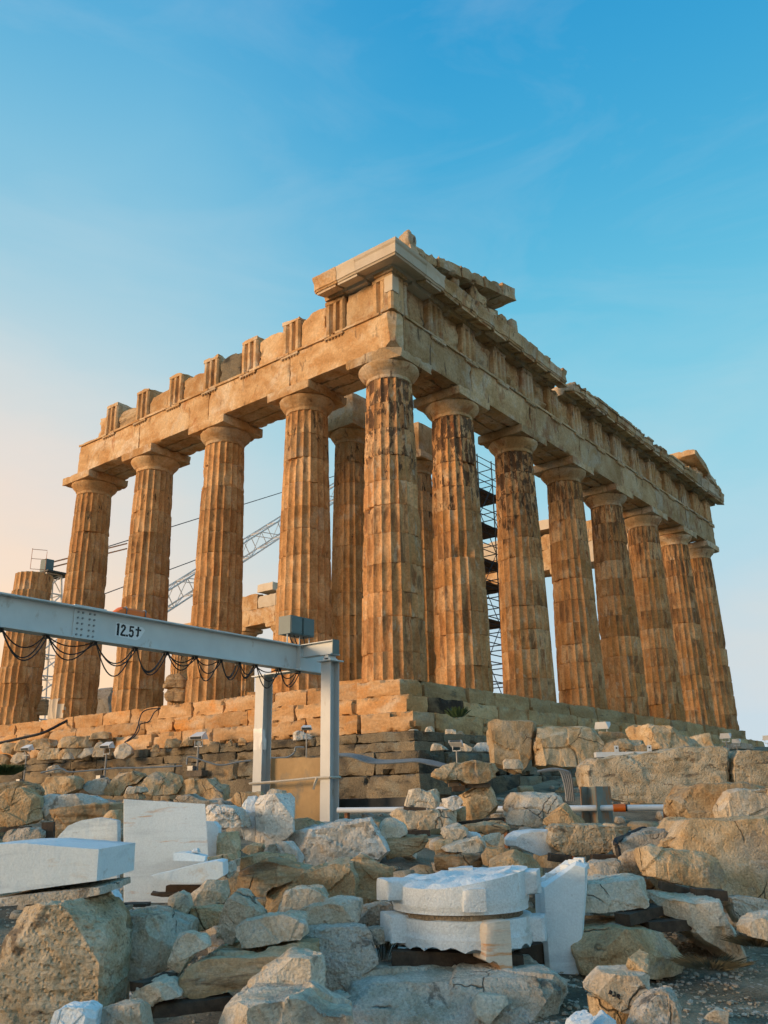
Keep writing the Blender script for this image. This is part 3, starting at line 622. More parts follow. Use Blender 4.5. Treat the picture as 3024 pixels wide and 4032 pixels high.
# north flank seen through the columns
for i in range(1, 13): column(28.84, S[i], 'column', i+1)
for i in range(12):
    a, b = (S[i]+(.93 if i == 0 else 0), S[i+1])
    tp(block('architrave_block', (27.94, a+.01, ZA), (29.74, b-.01, ZT), ['entab', 'restored', 'entab', 'entab'][i % 4], cell=.3))
    if i < 10:
        m_ = (a+b)/2
        for q, (c, d) in enumerate(((a, m_), (m_, b))):
            tp(block('frieze_backing', (28.0, c+.02, ZT+.004), (29.5, d-.02, ZF-.3*((i*2+q) % 3 == 1)), ['entab', 'restored', 'entab', 'entab_east', 'entab'][(i*2+q) % 5], cell=.3, edge=.08))
        if i in (1, 2, 6, 7, 8): tp(block('cornice_block', (27.9, a+.3, ZF+.004), (29.9, a+2.1, ZF+.66), 'restored', cell=.4, edge=.02))

# steps and foundation courses, block by block
def course(z0, z1, off, inner, side, a0, a1, mats, ln=1.9, edge=.06, amp=.016, name='step_block', skip=0.0):
    p = a0; r = random.Random(int(off*100)+side)
    while p < a1-.2:
        q = min(p+ln*r.uniform(.75, 1.25), a1)
        if a1-q < .4: q = a1
        dz = r.uniform(-.012, .012); do = r.uniform(-.05, .03)
        if side == 0: lo, hi = (-off+do, p+.009, z0), (-inner, q-.009, z1+dz)
        else: lo, hi = (p+.009, -off+do, z0), (q-.009, -inner, z1+dz)
        if r.random() >= skip:
            m = mats(p, r) if callable(mats) else mats
            tp(block(name, lo, hi, m, cell=.12 if p < 14 else .25, amp=amp, edge=edge))
        p = q
ZS = [0, -.55, -1.07, -1.58]; OFF = [1.02, 1.72, 2.42]
for i in range(3):
    course(ZS[i+1]+.002, ZS[i], OFF[i], OFF[i]-1.0, 0, -OFF[i], 27, 'step', edge=.09+.025*i, amp=.03)
    course(ZS[i+1]+.002, ZS[i], OFF[i], OFF[i]-1.0, 1, -OFF[i]+1.0 if i != 1 else -.72, 29.86+.7*i, (lambda p, r, i=i: ('crust' if (i == 1 and p < .8) else ('step' if r.random() < .2 else 'step_east'))), edge=.09+.025*i, amp=.03)
FZ = [(-1.582, -1.83, 2.70), (-1.832, -2.08, 2.78), (-2.082, -2.62, 3.05), (-2.622, -3.2, 3.25), (-3.202, -3.9, 3.35)]
for i, (z1, z0, off) in enumerate(FZ):
    course(z0+.002, z1, off, off-1.2, 0, -off, 24, 'poros', 1.6, .05 if i < 2 else .09, .02 if i < 2 else .04, 'foundation_block')
    course(z0+.002, z1, off, off-1.2, 1, -off+1.2, 16, 'poros', 1.6, .05 if i < 2 else .09, .02 if i < 2 else .04, 'foundation_block')

# ------------------------------------------------------------------ the stones
PENDING = []
def stone(view, poly, D, mat, label, t=None, inset=.05, cuts=2, rough=1.0, bx=0.0, back=.86, name='stone_block', cat='stone', style='', vox=2.3, group=None):
    """a stone sited at distance D: its face outline, its own depth t, then chipped, weathered and roughened"""
    px_ = [vp(view, p) for p in poly]; W = np.array([at(x, y, D) for x, y in px_])
    La = (W-CAM)@RH; Z = W[:, 2]; yt = min(p[1] for p in px_); xm = sum(p[0] for p in px_)/len(px_)
    wid = La.max()-La.min(); hgt = Z.max()-Z.min()
    if t is None: t = min(1.3, max(.22, .75*max(wid, hgt*.8)))
    zt = max(at(xm, yt, D)[2], -9); zt2 = at(xm, yt, D+t*.75)[2]; zb = Z.min(); ztop = min(zt, zt2) if zt2 < zt else zt
    ztop = max(ztop, zb+.35*hgt)
    Z = zb+(Z-zb)*(ztop-zb)/max(1e-6, Z.max()-zb)
    if cuts: La = La.mean()+(La-La.mean())*1.08; Z = zb+(Z-zb)*1.05
    lc, zc = La.mean(), zb+.45*(ztop-zb); n = len(poly)
    org = CAM+RH*lc+FH*(D+t*.5); org[2] = zb
    rings = []
    for sc_, f in ((1-inset, 0.0), (1.0, .09*t), (1-(1-back)*.4, .6*t), (back, t)):
        dl = bx*D/FPX*(f/t)
        rings.append([(CAM+RH*(lc+(l-lc)*sc_*(1-.10*(cuts > 0)*min(1, max(0, (zc-z)/max(1e-6, zc-zb))))+dl)+FH*(D+f))[:2].tolist()+[zc+(z-zc)*(1-(1-sc_)*.35 if z > zc else 1.0)] for l, z in zip(La, Z)])
    bm = bmesh.new(); R = []
    for ring in rings: R.append([bm.verts.new((p[0]-org[0], p[1]-org[1], p[2]-org[2])) for p in ring])
    for a, b in zip(R[:-1], R[1:]):
        for i in range(n):
            j = (i+1) % n; bm.faces.new((a[i], a[j], b[j], b[i]))
    bm.faces.new(R[0][::-1]); bm.faces.new(R[-1])
    bmesh.ops.triangulate(bm, faces=[f for f in bm.faces if len(f.verts) > 4])
    bmesh.ops.recalc_face_normals(bm, faces=bm.faces[:])
    r = random.Random(hash((round(D, 2), poly[0], len(poly))) & 0xffff)
    for _ in range(cuts*5):
        no = Vector((r.uniform(-1, 1), r.uniform(-1, 1), r.uniform(-.2, 1)))-Vector(FH.tolist())*r.uniform(.1, .9); no.normalize()
        d = max(v.co.dot(no) for v in bm.verts); d0 = min(v.co.dot(no) for v in bm.verts)
        bmesh.ops.bisect_plane(bm, geom=bm.verts[:]+bm.edges[:]+bm.faces[:], plane_co=no*(d-(d-d0)*r.uniform(.02, .13)), plane_no=no, clear_outer=True)
        ed = [e for e in bm.edges if e.is_boundary]
        if ed: bmesh.ops.holes_fill(bm, edges=ed)
    me = bpy.data.meshes.new(name); bm.to_mesh(me); bm.free(); me.materials.append(MT[mat])
    o = link(name, me, None, org); tag(o, label, cat, group or ('loose stones lying before the temple' if cat == 'stone' else 'white marble fragments'))
    px768 = max(wid, hgt, t*.8)*853/D
    m = o.modifiers.new('r', 'REMESH'); m.mode = 'SHARP'; m.octree_depth = 4 if px768 < 14 else 5 if px768 < 36 else 6 if px768 < 175 else 7; m.scale = .96; m.use_remove_disconnected = False
    s = o.modifiers.new('s', 'SMOOTH'); s.factor = .2; s.iterations = 1
    PENDING.append((o, max(wid, hgt, t*.7), rough, style, len(PENDING)))
    return o
def finish_stones():
    dg = bpy.context.evaluated_depsgraph_get(); dg.update(); new = []
    for o, *_ in PENDING: new.append(bpy.data.meshes.new_from_object(o.evaluated_get(dg)))
    for (o, sz, rough, style, k), me in zip(PENDING, new):
        o.modifiers.clear(); old = o.data; nm = old.name; o.data = me; bpy.data.meshes.remove(old); me.name = nm
        n = len(me.vertices)
        if not n: continue
        P = np.empty(n*3); me.vertices.foreach_get('co', P); P = P.reshape(-1, 3); Nn = np.empty(n*3); me.vertices.foreach_get('normal', Nn); Nn = Nn.reshape(-1, 3)
        W = P/sz+k*3.77
        d = fbm(W*2.6, 4)*.013+(ridged(W*5.5, 3)-.3)*.010+fbm(W*15, 3)*.011+ridged(W*30, 2)*.004
        if 'l' in style: d = d+fbm(np.stack([W[:, 0]*1.2, W[:, 1]*1.2, W[:, 2]*13+fbm(W*1.5, 2)*1.5], 1), 3)*.028
        if 'p' in style: d = d-np.clip(vnoise(W*np.array([34, 34, 44]))-.14, 0, 1)*.014-np.clip(ridged(W*np.array([5, 5, 14]), 3)-.35, 0, 1)*.035
        if 'c' in style: d = d-np.clip(ridged(W*1.9+7, 1)-.90, 0, 1)*.45
        d = d*sz*rough
        q = np.floor(fbm(W*3.1+50, 2)*6)/6*.022*sz*rough          # broken facets
        if rough > .3:                                            # fracture planes: patches tilted against each other
            rs = np.random.RandomState(k+5); K = 16; Cn = P[rs.randint(0, n, K)]; dd = ((P[:, None, :]-Cn[None])**2).sum(2); ci = dd.argmin(1)
            G = rs.randn(K, 3)*.10; d = d+np.clip(((P-Cn[ci])*G[ci]).sum(1), -.016*sz, .016*sz)*rough+rs.uniform(-.006, .006, K)[ci]*sz*rough
        P = P+Nn*(d+q)[:, None]
        me.vertices.foreach_set('co', P.reshape(-1)); me.update()
        me.polygons.foreach_set('use_smooth', [True]*len(me.polygons)); me.set_sharp_from_angle(angle=math.radians(32))
ST = [
 # --- bottom left
 ('v3', [(-40,868),(200,830),(430,812),(500,880),(565,960),(592,1060),(588,1470),(570,1640),(-40,1640)], 5.6, 'rough', 'big pitted stone block under the white slab at bottom left', dict(style='pl', t=.8, inset=.04, cuts=1, rough=.7)),
 ('v3', [(-60,462),(150,458),(592,497),(578,702),(-60,792)], 5.85, 'white', 'thick white marble block lying on a stone board, lower left edge', dict(rough=.12, inset=.01, cuts=0, t=.85, back=.98)),
 ('v3', [(-60,796),(300,742),(600,702),(602,760),(440,808),(-60,866)], 5.8, 'grey', 'long stone board under the thick white marble block', dict(rough=.3, inset=.02, cuts=0, t=.8)),
 ('v3', [(325,465),(400,378),(480,345),(600,328),(700,347),(700,830),(560,800),(330,640)], 8.7, 'white', 'jagged white marble slab leaning behind the tall square slab', dict(t=.22, inset=.02, rough=.25, cuts=0)),
 ('v3', [(735,216),(1220,245),(1238,560),(1232,835),(735,838)], 8.2, 'white_stained', 'tall square white marble slab with an orange stain standing upright', dict(t=.30, inset=.005, rough=.06, cuts=0, bx=-38, back=.99, name='marble_slab')),
 ('v3', [(1200,348),(1270,350),(1296,385),(1300,560),(1200,570)], 8.75, 'white', 'small white marble slab peeping out right of the tall square slab', dict(t=.22, inset=.02, rough=.2, cuts=0)),
 ('v3', [(888,672),(1010,642),(1170,598),(1290,575),(1328,582),(1332,672),(1285,702),(1200,716),(1110,722),(1000,702),(930,695)], 7.5, 'white', 'white marble fragment with a saw-toothed lower edge', dict(t=.4, rough=.2, inset=.03, cuts=0)),
 ('v3', [(1028,535),(1100,530),(1222,557),(1215,592),(1028,586)], 7.8, 'white', 'small oblong white marble offcut above the saw-toothed fragment', dict(rough=.2, inset=.02, cuts=0, t=.2)),
 ('v3', [(1132,538),(1145,516),(1168,512),(1182,540)], 7.86, 'white_rough', 'tiny white chip lying on the oblong marble offcut', dict(rough=.5, t=.1)),
 ('v3', [(1125,782),(1180,742),(1215,706),(1330,706),(1344,790),(1335,832),(1200,862),(1125,852)], 7.3, 'pale', 'pale grey stone with a ledge below the saw-toothed fragment', {}),
 ('v3', [(1085,872),(1200,858),(1340,848),(1302,962),(1180,1012),(1070,1017)], 7.15, 'tan', 'tan squared stone under the ledged pale stone', {}),
 ('v3', [(1000,802),(1050,770),(1122,800),(1126,862),(1076,932),(1042,992),(1000,922)], 7.0, 'pale', 'upright whitish pear-shaped stone beside the dark hollow', {}),
 ('v3', [(515,905),(650,890),(780,875),(905,890),(1035,975),(1008,1210),(880,1290),(720,1325),(600,1310),(590,1060)], 6.25, 'pale', 'large boulder with a sloping shaded face right of the pitted block', dict(inset=.10, cuts=3, t=.9)),
 ('v3', [(440,800),(560,770),(640,752),(695,838),(640,850),(480,848)], 6.95, 'white_rough', 'small white stone below the jagged white slab', {}),
 ('v3', [(572,895),(585,862),(630,835),(690,842),(662,892)], 6.6, 'tan', 'small rusty stone on top of the large shaded boulder', {}),
 ('v3', [(652,880),(668,858),(738,853),(748,884),(690,902)], 6.55, 'grey', 'small round grey pebble stone on top of the large shaded boulder', {}),
 ('v3', [(1258,1058),(1300,930),(1345,830),(1400,755),(1450,768),(1500,840),(1562,912),(1420,962),(1372,1092)], 6.5, 'pale', 'pale pointed rock rising like a shark fin', dict(inset=.12)),
 ('v4', [(8,755),(60,730),(200,705),(360,678),(400,708),(410,790),(380,838),(240,858),(40,888),(8,832)], 6.2, 'pale', 'long pale flat-topped stone lying on the banded brown slab', dict(cuts=3)),
 ('v3', [(988,1220),(1002,1150),(1040,1020),(1110,1010),(1192,1035),(1258,1082),(1135,1142),(1062,1258)], 6.0, 'pale', 'cream chunk leaning on the left end of the banded brown slab', dict(cuts=3)),
 ('s', [(690,3900),(755,3765),(830,3724),(960,3722),(1100,3715),(1220,3695),(1216,3765),(1130,3790),(985,3890),(905,3928),(740,3928)], 5.9, 'brown', 'banded brown slab with strata lines in the lower left centre', dict(style='l', t=1.0, cuts=1, rough=.8)),
 ('v4', [(60,1110),(180,1000),(290,920),(315,893),(488,905),(500,945),(514,1050),(510,1130),(440,1112),(300,1112)], 5.6, 'pale', 'smooth tan wedge stone behind the whitish boulder at the bottom', dict(cuts=2)),
 ('s', [(800,4090),(850,3990),(920,3905),(1030,3865),(1110,3858),(1190,3875),(1250,3945),(1285,3990),(1365,4025),(1390,4090)], 5.0, 'pale', 'smooth whitish boulder at the bottom edge left of centre', dict(inset=.16, t=.9)),
 ('v3', [(262,1620),(275,1520),(305,1468),(360,1440),(480,1436),(535,1478),(548,1620)], 4.9, 'white_rough', 'cracked round white rock at the bottom left edge', dict(inset=.14, style='c')),
 ('v3', [(540,1640),(545,1470),(700,1420),(815,1413),(835,1500),(900,1640)], 5.05, 'pale', 'rust-marked tan stone at the bottom edge beside the round white rock', {}),
 ('v3', [(728,1388),(800,1310),(920,1256),(985,1275),(1036,1340),(1040,1392),(910,1432),(900,1468),(830,1462)], 5.7, 'pale', 'flat pale stone carrying the short timber beam', dict(t=.5)),
 # --- centre
 ('v4', [(408,775),(520,755),(735,752),(772,810),(802,962),(700,1060),(640,1130),(520,1120),(500,922),(430,902)], 6.6, 'grey', 'upright mottled grey boulder left of the marble drums', dict(cuts=3, inset=.09, style='p', rough=.8)),
 ('v4', [(375,692),(420,650),(590,603),(718,618),(722,652),(692,748),(560,764),(450,768),(395,748)], 6.85, 'pale', 'pale tapered stone on top of the mottled grey boulder', dict(cuts=2)),
 ('v4', [(238,692),(250,640),(300,570),(350,548),(505,544),(536,600),(420,652),(380,695)], 7.4, 'pale', 'white-topped stone with a rusty spot in front of the long tan ridge stone', {}),
 ('v4', [(188,690),(205,565),(300,520),(450,448),(560,408),(668,403),(690,520),(694,606),(560,640),(300,690)], 8.1, 'tan', 'long tan ridge stone sloping down to the left', dict(cuts=1, t=.6)),
 ('v4', [(668,405),(722,373),(775,400),(882,452),(884,492),(836,522),(830,620),(740,644),(700,604)], 8.3, 'brown', 'ochre stone joining the right end of the long tan ridge stone', {}),
 ('v4', [(28,552),(60,470),(180,393),(240,400),(455,455),(440,475),(290,524),(202,572),(196,600),(120,594)], 8.1, 'brown', 'dark layered stone with a flat white top left of the ridge stone', dict(style='l')),
 ('v4', [(698,690),(720,655),(830,626),(915,623),(935,728),(790,758),(700,758)], 7.25, 'grey', 'flat grey stone beside the lower marble drum', {}),
 ('v4', [(738,765),(845,755),(880,800),(852,855),(780,864)], 6.95, 'grey', 'small grey stone between mottled boulder and timber beam', {}),
 ('v4', [(316,275),(350,253),(520,210),(690,166),(752,160),(792,230),(832,290),(872,355),(822,402),(720,378),(590,408),(455,457),(408,432),(404,380),(342,312)], 9.6, 'speckled', 'big speckled white slab with an undercut brown left end', dict(t=.9, cuts=1, inset=.06, rough=.7, style='p')),
 ('v4', [(845,292),(1000,275),(1082,266),(1088,296),(1070,327),(1000,367),(860,394),(850,350)], 9.9, 'brown', 'brown flat stone right behind the big speckled slab', dict(style='l')),
 ('v4', [(820,262),(824,180),(900,170),(972,210),(972,256),(920,288),(840,288)], 10.0, 'pale', 'cube-like stone standing on the brown flat stone', dict(cuts=3)),
 ('t3', [(503,845),(560,808),(800,808),(1022,810),(1034,932),(830,962),(640,968),(570,900)], 10.9, 'pale', 'tan block with an undercut left side below the twin-peaked stone', dict(cuts=1)),
 ('t3', [(603,772),(650,652),(730,638),(790,662),(900,638),(928,740),(862,797),(640,792)], 11.1, 'pale', 'twin-peaked tan stone at eye level right of the gantry leg', dict(inset=.14)),
 ('t3', [(918,722),(1060,688),(1082,740),(1052,792),(1000,812),(930,782)], 10.9, 'speckled', 'small grey stone with carved pattern beside the twin-peaked stone', {}),
 ('t3', [(1000,822),(1106,783),(1112,892),(1030,907)], 11.3, 'tan', 'small tan block tucked below the carved grey stone', {}),
 ('t3', [(1060,700),(1150,620),(1310,613),(1342,670),(1382,760),(1378,822),(1222,892),(1112,892),(1104,790)], 11.8, 'tan', 'large ochre boulder carrying the flat capstone', dict(inset=.16, cuts=3)),
 ('t3', [(853,532),(880,480),(1000,433),(1200,420),(1360,430),(1418,482),(1380,532),(1290,584),(1110,594),(1060,574),(960,578)], 11.6, 'tan', 'flat lens-shaped capstone balanced on timber wedges', dict(inset=.10, cuts=1, t=.8, style='l')),
 ('t4', [(-10,650),(10,570),(30,540),(90,518),(310,513),(332,560),(372,600),(250,690),(232,732),(60,734),(0,720)], 11.4, 'pale', 'rounded cream boulder with dark cracks left of the white pipe', dict(style='c', cuts=3, inset=.09)),
 ('t4', [(233,722),(260,680),(380,593),(402,610),(432,660),(492,690),(497,738),(300,753)], 10.8, 'tan', 'triangular tan stone in front of the cracked cream boulder', {}),
 ('t4', [(280,832),(298,752),(330,733),(560,728),(690,730),(800,740),(720,830),(640,917),(450,917),(330,902)], 9.9, 'rough', 'pock-marked squared block beside the white half drum', dict(style='p', rough=.8, t=.7, inset=.05, cuts=1)),
 ('t4', [(690,852),(840,788),(1000,763),(1162,753),(1150,792),(1000,832),(960,880),(900,890),(760,905),(710,948)], 9.6, 'grey', 'flat grey block with a black strap across its left end', dict(t=.9, cuts=1)),
 ('v5', [(693,578),(720,470),(770,413),(888,393),(920,450),(900,560),(830,582)], 8.7, 'tan', 'rounded tan stone left of the big slanted boulder', {}),
 ('v5', [(883,470),(890,390),(950,376),(1050,390),(1260,420),(1332,455),(1420,540),(1438,582),(1380,654),(1280,644),(1160,628),(1010,592),(920,572)], 8.2, 'tan', 'slanted tan boulder with a dark worn tip resting on timbers', dict(cuts=2, inset=.15)),
 ('v5', [(1085,390),(1190,225),(1230,213),(1400,222),(1720,205),(1720,730),(1420,700),(1300,640),(1150,480)], 9.1, 'tan', 'huge squared tan block at the right edge', dict(t=1.1, inset=.05, cuts=1, rough=.6)),
 ('t4', [(1098,572),(1160,525),(1250,473),(1450,476),(1720,482),(1720,700),(1390,705),(1190,715),(1160,690)], 10.4, 'tan', 'long pointed tan block above the huge squared block', dict(t=.9, inset=.08, cuts=1)),
 ('t4', [(1368,642),(1400,580),(1430,530),(1470,513),(1720,508),(1720,700),(1385,704)], 10.1, 'pale', 'smooth tan block in front of the long pointed block, right edge', dict(t=.6, inset=.08, cuts=1)),
 ('t4', [(490,400),(500,350),(560,310),(720,285),(940,262),(1160,240),(1400,233),(1432,250),(1424,470),(1270,478),(1130,562),(980,592),(800,582),(670,562),(600,530),(525,517),(495,490)], 14.0, 'rough', 'very long deeply pitted block above the white pipe', dict(style='p', t=1.2, inset=.06, cuts=0, rough=.55)),
 ('t4', [(1437,400),(1450,300),(1475,253),(1720,250),(1720,482),(1440,478)], 14.0, 'rough', 'pitted block at the right edge next to the very long pitted block', dict(style='p', t=1.2, inset=.06, cuts=0, rough=.6)),
 ('t4', [(983,868),(1010,820),(1145,788),(1135,832),(1092,873)], 9.3, 'tan', 'low tan stone between strapped grey block and huge squared block', {}),
 ('v5', [(490,640),(570,600),(720,578),(870,568),(970,588),(985,650),(950,722),(900,778),(660,813),(492,802)], 7.4, 'pale', 'smooth pinkish oblong stone laid on timbers right of the upright white shaft', dict(t=.8, inset=.12)),
 ('v5', [(455,920),(560,850),(750,833),(880,858),(1090,928),(1200,978),(1230,1020),(1228,1160),(1190,1227),(1100,1243),(900,1233),(650,1183),(490,1195)], 7.1, 'tan', 'great log-shaped ochre boulder at lower right', dict(inset=.10, cuts=2, t=1.0, rough=.8)),
 ('v5', [(978,660),(1100,668),(1200,688),(1420,688),(1452,830),(1512,900),(1562,1082),(1540,1132),(1490,1138),(1400,1062),(1300,1002),(1190,902),(1120,832),(1030,792)], 7.5, 'pale', 'slanting tan rock pointing down to the gravel', dict(inset=.15, cuts=2, t=.9)),
 ('v5', [(1440,700),(1500,688),(1720,722),(1720,840),(1540,850),(1500,878),(1460,805)], 8.2, 'grey', 'grey stone at the right edge under the huge squared block', {}),
 ('v5', [(1512,905),(1570,810),(1720,790),(1720,990),(1590,965),(1530,945)], 7.2, 'pale', 'angular whitish stone at the right edge above the gravel', dict(cuts=3)),
 ('v5', [(523,1292),(560,1240),(620,1170),(650,1153),(850,1148),(907,1190),(902,1312),(870,1382),(770,1442),(700,1422),(600,1342)], 5.5, 'pale', 'white-faced stone with black handwritten marks at lower right', dict(inset=.16, cuts=1, rough=.7)),
 ('v5', [(543,1330),(640,1330),(760,1400),(850,1400),(820,1560),(560,1560)], 5.6, 'tan', 'tan stone under the white-faced stone with marks', {}),
 ('v5', [(780,1570),(850,1420),(960,1310),(1050,1273),(1092,1290),(1132,1410),(1150,1570)], 5.2, 'grey', 'grey angular stone at the bottom edge right of the marked stone', dict(cuts=3)),
 ('v5', [(530,1560),(640,1430),(700,1480),(715,1560)], 5.1, 'white_rough', 'small white wedge at the bottom edge below the marked stone', {}),
 ('v5', [(395,1560),(430,1490),(545,1428),(540,1560)], 5.0, 'white_rough', 'thin white splinter at the bottom edge beside the drum base rock', {}),
 ('s', [(1280,4160),(1330,4000),(1385,3900),(1400,3800),(1480,3752),(1800,3742),(2180,3745),(2228,3790),(2258,3900),(2255,4160)], 6.1, 'grey', 'broad base rock carrying the two marble drums', dict(t=2.0, inset=.06, cuts=2, rough=.6, style='l')),
 ('v4', [(470,1150),(600,1118),(655,1123),(580,1185),(520,1235)], 5.8, 'grey', 'small grey flat stone left of the broad base rock', {}),
 # --- upper left
 ('t1', [(-40,862),(180,843),(330,930),(342,1130),(230,1172),(40,1203),(-40,1195)], 11.6, 'tan', 'tan squared block with a split corner at the left edge', dict(inset=.1, style='c')),
 ('t1', [(-40,800),(120,783),(200,785),(270,800),(332,870),(325,935),(180,900),(-40,900)], 14.5, 'tan', 'ochre stone behind the split-cornered block at the left edge', {}),
 ('t1', [(313,802),(340,760),(500,742),(660,728),(702,760),(702,850),(562,912),(328,907)], 19.5, 'tan', 'tan boulder with a shadowed underside below the second floodlight', dict(cuts=3, inset=.16)),
 ('t1', [(758,822),(830,738),(960,738),(1012,790),(1012,862),(980,902),(820,892)], 20, 'grey', 'round whitish boulder in the row under the foundation wall', dict(inset=.12)),
 ('t1', [(962,872),(1010,820),(1070,708),(1250,698),(1332,720),(1255,800),(1172,822),(1122,902),(980,907)], 20, 'tan', 'ochre leaning stone right of the round whitish boulder', {}),
 ('s', [(527,3090),(561,3052),(624,3039),(690,3052),(708,3095),(693,3128),(610,3132),(530,3112)], 20, 'tan', 'dark tan bulging boulder left of the tilted grey-tan block', dict(inset=.10)),
 ('t1', [(1122,872),(1180,830),(1330,828),(1358,870),(1240,888),(1150,892)], 14, 'pale', 'flat stone with a white top lying above the tall square slab', {}),
 ('t1', [(1138,902),(1250,880),(1337,900),(1332,938),(1160,934)], 14, 'tan', 'tan stone under the flat white-topped stone', {}),
 ('t1', [(338,962),(430,923),(740,913),(862,960),(872,992),(500,1037),(380,1130),(345,1100)], 11.8, 'speckled', 'long whitish slab behind the jagged white slab', dict(t=.8)),
 ('t1', [(440,1050),(800,1010),(1085,998),(1060,1060),(950,1102),(650,1192),(600,1218),(510,1224),(500,1150)], 10.2, 'brown', 'dark tan wedge under the long whitish slab', dict(style='l')),
 ('t1', [(928,1112),(990,1050),(1090,1043),(1090,1132),(1010,1134)], 9.9, 'tan', 'small tan stone at the top left corner of the tall square slab', {}),
 ('t1', [(-20,1260),(120,1225),(250,1213),(350,1213),(388,1240),(385,1330),(-20,1340)], 9.2, 'grey', 'grey stone at the left edge above the thick white block', {}),
 ('t2', [(163,792),(230,688),(330,668),(480,663),(522,720),(592,718),(602,832),(430,842),(300,802)], 20, 'tan', 'tilted grey-tan block leaning on the foundation wall', dict(cuts=3)),
 ('t2', [(158,832),(290,798),(400,837),(642,850),(645,885),(440,880),(200,850)], 11, 'grey', 'low grey stone just above the tall square slab', {}),
 ('t2', [(430,868),(560,878),(700,900),(732,940),(807,1020),(802,1052),(660,1058),(560,1064),(430,1004)], 9.4, 'speckled', 'speckled grey stone with an arched underside right of the tall slab', dict(style='p')),
 ('t2', [(638,842),(660,780),(880,768),(902,802),(800,860),(720,922),(690,892)], 11, 'tan', 'tan stone left of the tall white block', {}),
 ('t2', [(835,890),(868,813),(1000,800),(1130,788),(1147,830),(1147,1100),(1100,1150),(960,1230),(830,1215),(838,980)], 9.6, 'speckled', 'tall white block with black lichen specks left of the gantry leg', dict(inset=.06, cuts=2, rough=.6)),
 ('t2', [(918,782),(960,738),(1080,758),(1092,787),(930,794)], 9.85, 'pale', 'small stone lying on the tall lichen-specked block', dict(t=.2)),
 ('t2', [(715,925),(770,813),(838,810),(842,930),(840,1180),(740,1150)], 9.8, 'white_rough', 'white upright piece joined to the left of the lichen-specked block', {}),
 ('t2', [(1138,1060),(1150,988),(1250,978),(1397,1030),(1392,1060),(1250,1100),(1145,1110)], 10.2, 'tan', 'tan block at the foot of the near gantry leg', {}),
 ('v3', [(1285,430),(1410,418),(1418,575),(1285,560)], 8.6, 'tan', 'square tan block right of the small white slab', {}),
 ('v4', [(58,345),(110,310),(180,308),(200,360),(100,368)], 9.2, 'tan', 'small brown stone below the lichen-specked block', {}),
 ('v4', [(188,360),(200,318),(250,308),(268,350),(240,366)], 9.15, 'grey', 'small dark grey stone below the lichen-specked block', {}),
 ('v4', [(245,330),(290,296),(345,300),(412,390),(400,418),(345,412)], 9.2, 'speckled', 'speckled wedge stone left of the big speckled slab', {}),
 ('v4', [(13,442),(40,390),(150,358),(340,368),(350,408),(180,410),(60,472)], 8.6, 'tan', 'tan stone behind the dark layered stone', {}),
 ('v3', [(1218,572),(1370,543),(1384,580),(1340,594),(1240,590)], 8.0, 'tan', 'flat brown stone above the saw-toothed fragment', {}),
 ('v3', [(1328,602),(1378,588),(1384,652),(1362,694),(1328,684)], 7.9, 'grey', 'small grey stone at the right end of the saw-toothed fragment', {}),
 ('t3', [(908,962),(1050,923),(1122,960),(1133,1000),(1052,1073),(930,1043),(910,1002)], 9.7, 'pale', 'rounded stone with wood-like grain above the drums', dict(style='l')),
 ('t3', [(846,1082),(900,1048),(1002,1050),(960,1130),(920,1170),(868,1195)], 9.6, 'tan', 'cream stone at the left of the grained stone stack', {}),
 ('t3', [(918,1122),(1130,1058),(1240,1028),(1278,1110),(1283,1138),(1180,1158),(950,1148)], 9.3, 'pale', 'flat pale stone under the rounded grained stone', dict(t=.5)),
 ('t3', [(872,1310),(880,1190),(920,1163),(1250,1168),(1262,1244),(1250,1310)], 9.1, 'brown', 'thick layered slab at the bottom of the grained stone stack', dict(style='l', t=.7)),
 ('t3', [(1118,1062),(1130,980),(1220,998),(1243,1032)], 9.9, 'white_rough', 'small white stone behind the flat pale stone', {}),
 ('t3', [(1090,937),(1290,913),(1420,903),(1462,960),(1392,1012),(1282,1014),(1232,992),(1130,982)], 10.7, 'brown', 'long brown block under the large ochre boulder', {}),
 ('t3', [(1250,1042),(1282,1008),(1392,998),(1402,1022),(1372,1102),(1312,1094)], 9.9, 'pale', 'cream stone left of the white half drum', {}),
 ('s', [(1935,3440),(1945,3392),(1985,3358),(2040,3350),(2112,3374),(2158,3415),(2160,3455),(2120,3475),(1945,3480)], 8.7, 'tan', 'rounded orange stone right behind the upper drum', dict(inset=.12)),
 ('t3', [(1248,1182),(1290,1118),(1400,1123),(1492,1140),(1370,1200),(1350,1260),(1250,1260)], 9.0, 'tan', 'tan stone between layered slab and rounded orange stone', {}),
 ('v5', [(508,620),(522,490),(570,468),(722,463),(706,575),(600,605)], 8.4, 'grey', 'grey stone right of the jagged top of the upright shaft', {}),
 # --- by the east steps
 ('s', [(1938,2852),(1960,2841),(2000,2844),(2110,2848),(2132,2880),(2094,2990),(2078,3020),(2055,3042),(1943,3008)], 17.6, 'tan', 'big block with an orange left face before the east steps', dict(t=1.2, inset=.06, cuts=1)),
 ('t4', [(180,345),(190,230),(215,110),(250,96),(420,100),(590,105),(602,150),(632,280),(560,310),(500,352),(340,357)], 17.4, 'tan', 'cracked tan block next to the orange-faced block', dict(t=1.2, inset=.06, style='c', cuts=1)),
 ('t4', [(598,132),(770,143),(778,182),(660,215),(620,245)], 18.5, 'tan', 'tan stone between cracked block and eroded rock', {}),
 ('t4', [(638,282),(640,240),(680,200),(730,183),(890,188),(942,267),(700,284)], 16, 'tan', 'low tan rock behind the white tray', {}),
 ('t4', [(775,235),(780,170),(800,110),(880,78),(1050,88),(1140,150),(1240,180),(1310,232),(1100,240),(930,240)], 20.5, 'tan', 'eroded ochre rock lying against the east steps', dict(t=1.4, inset=.10, cuts=3)),
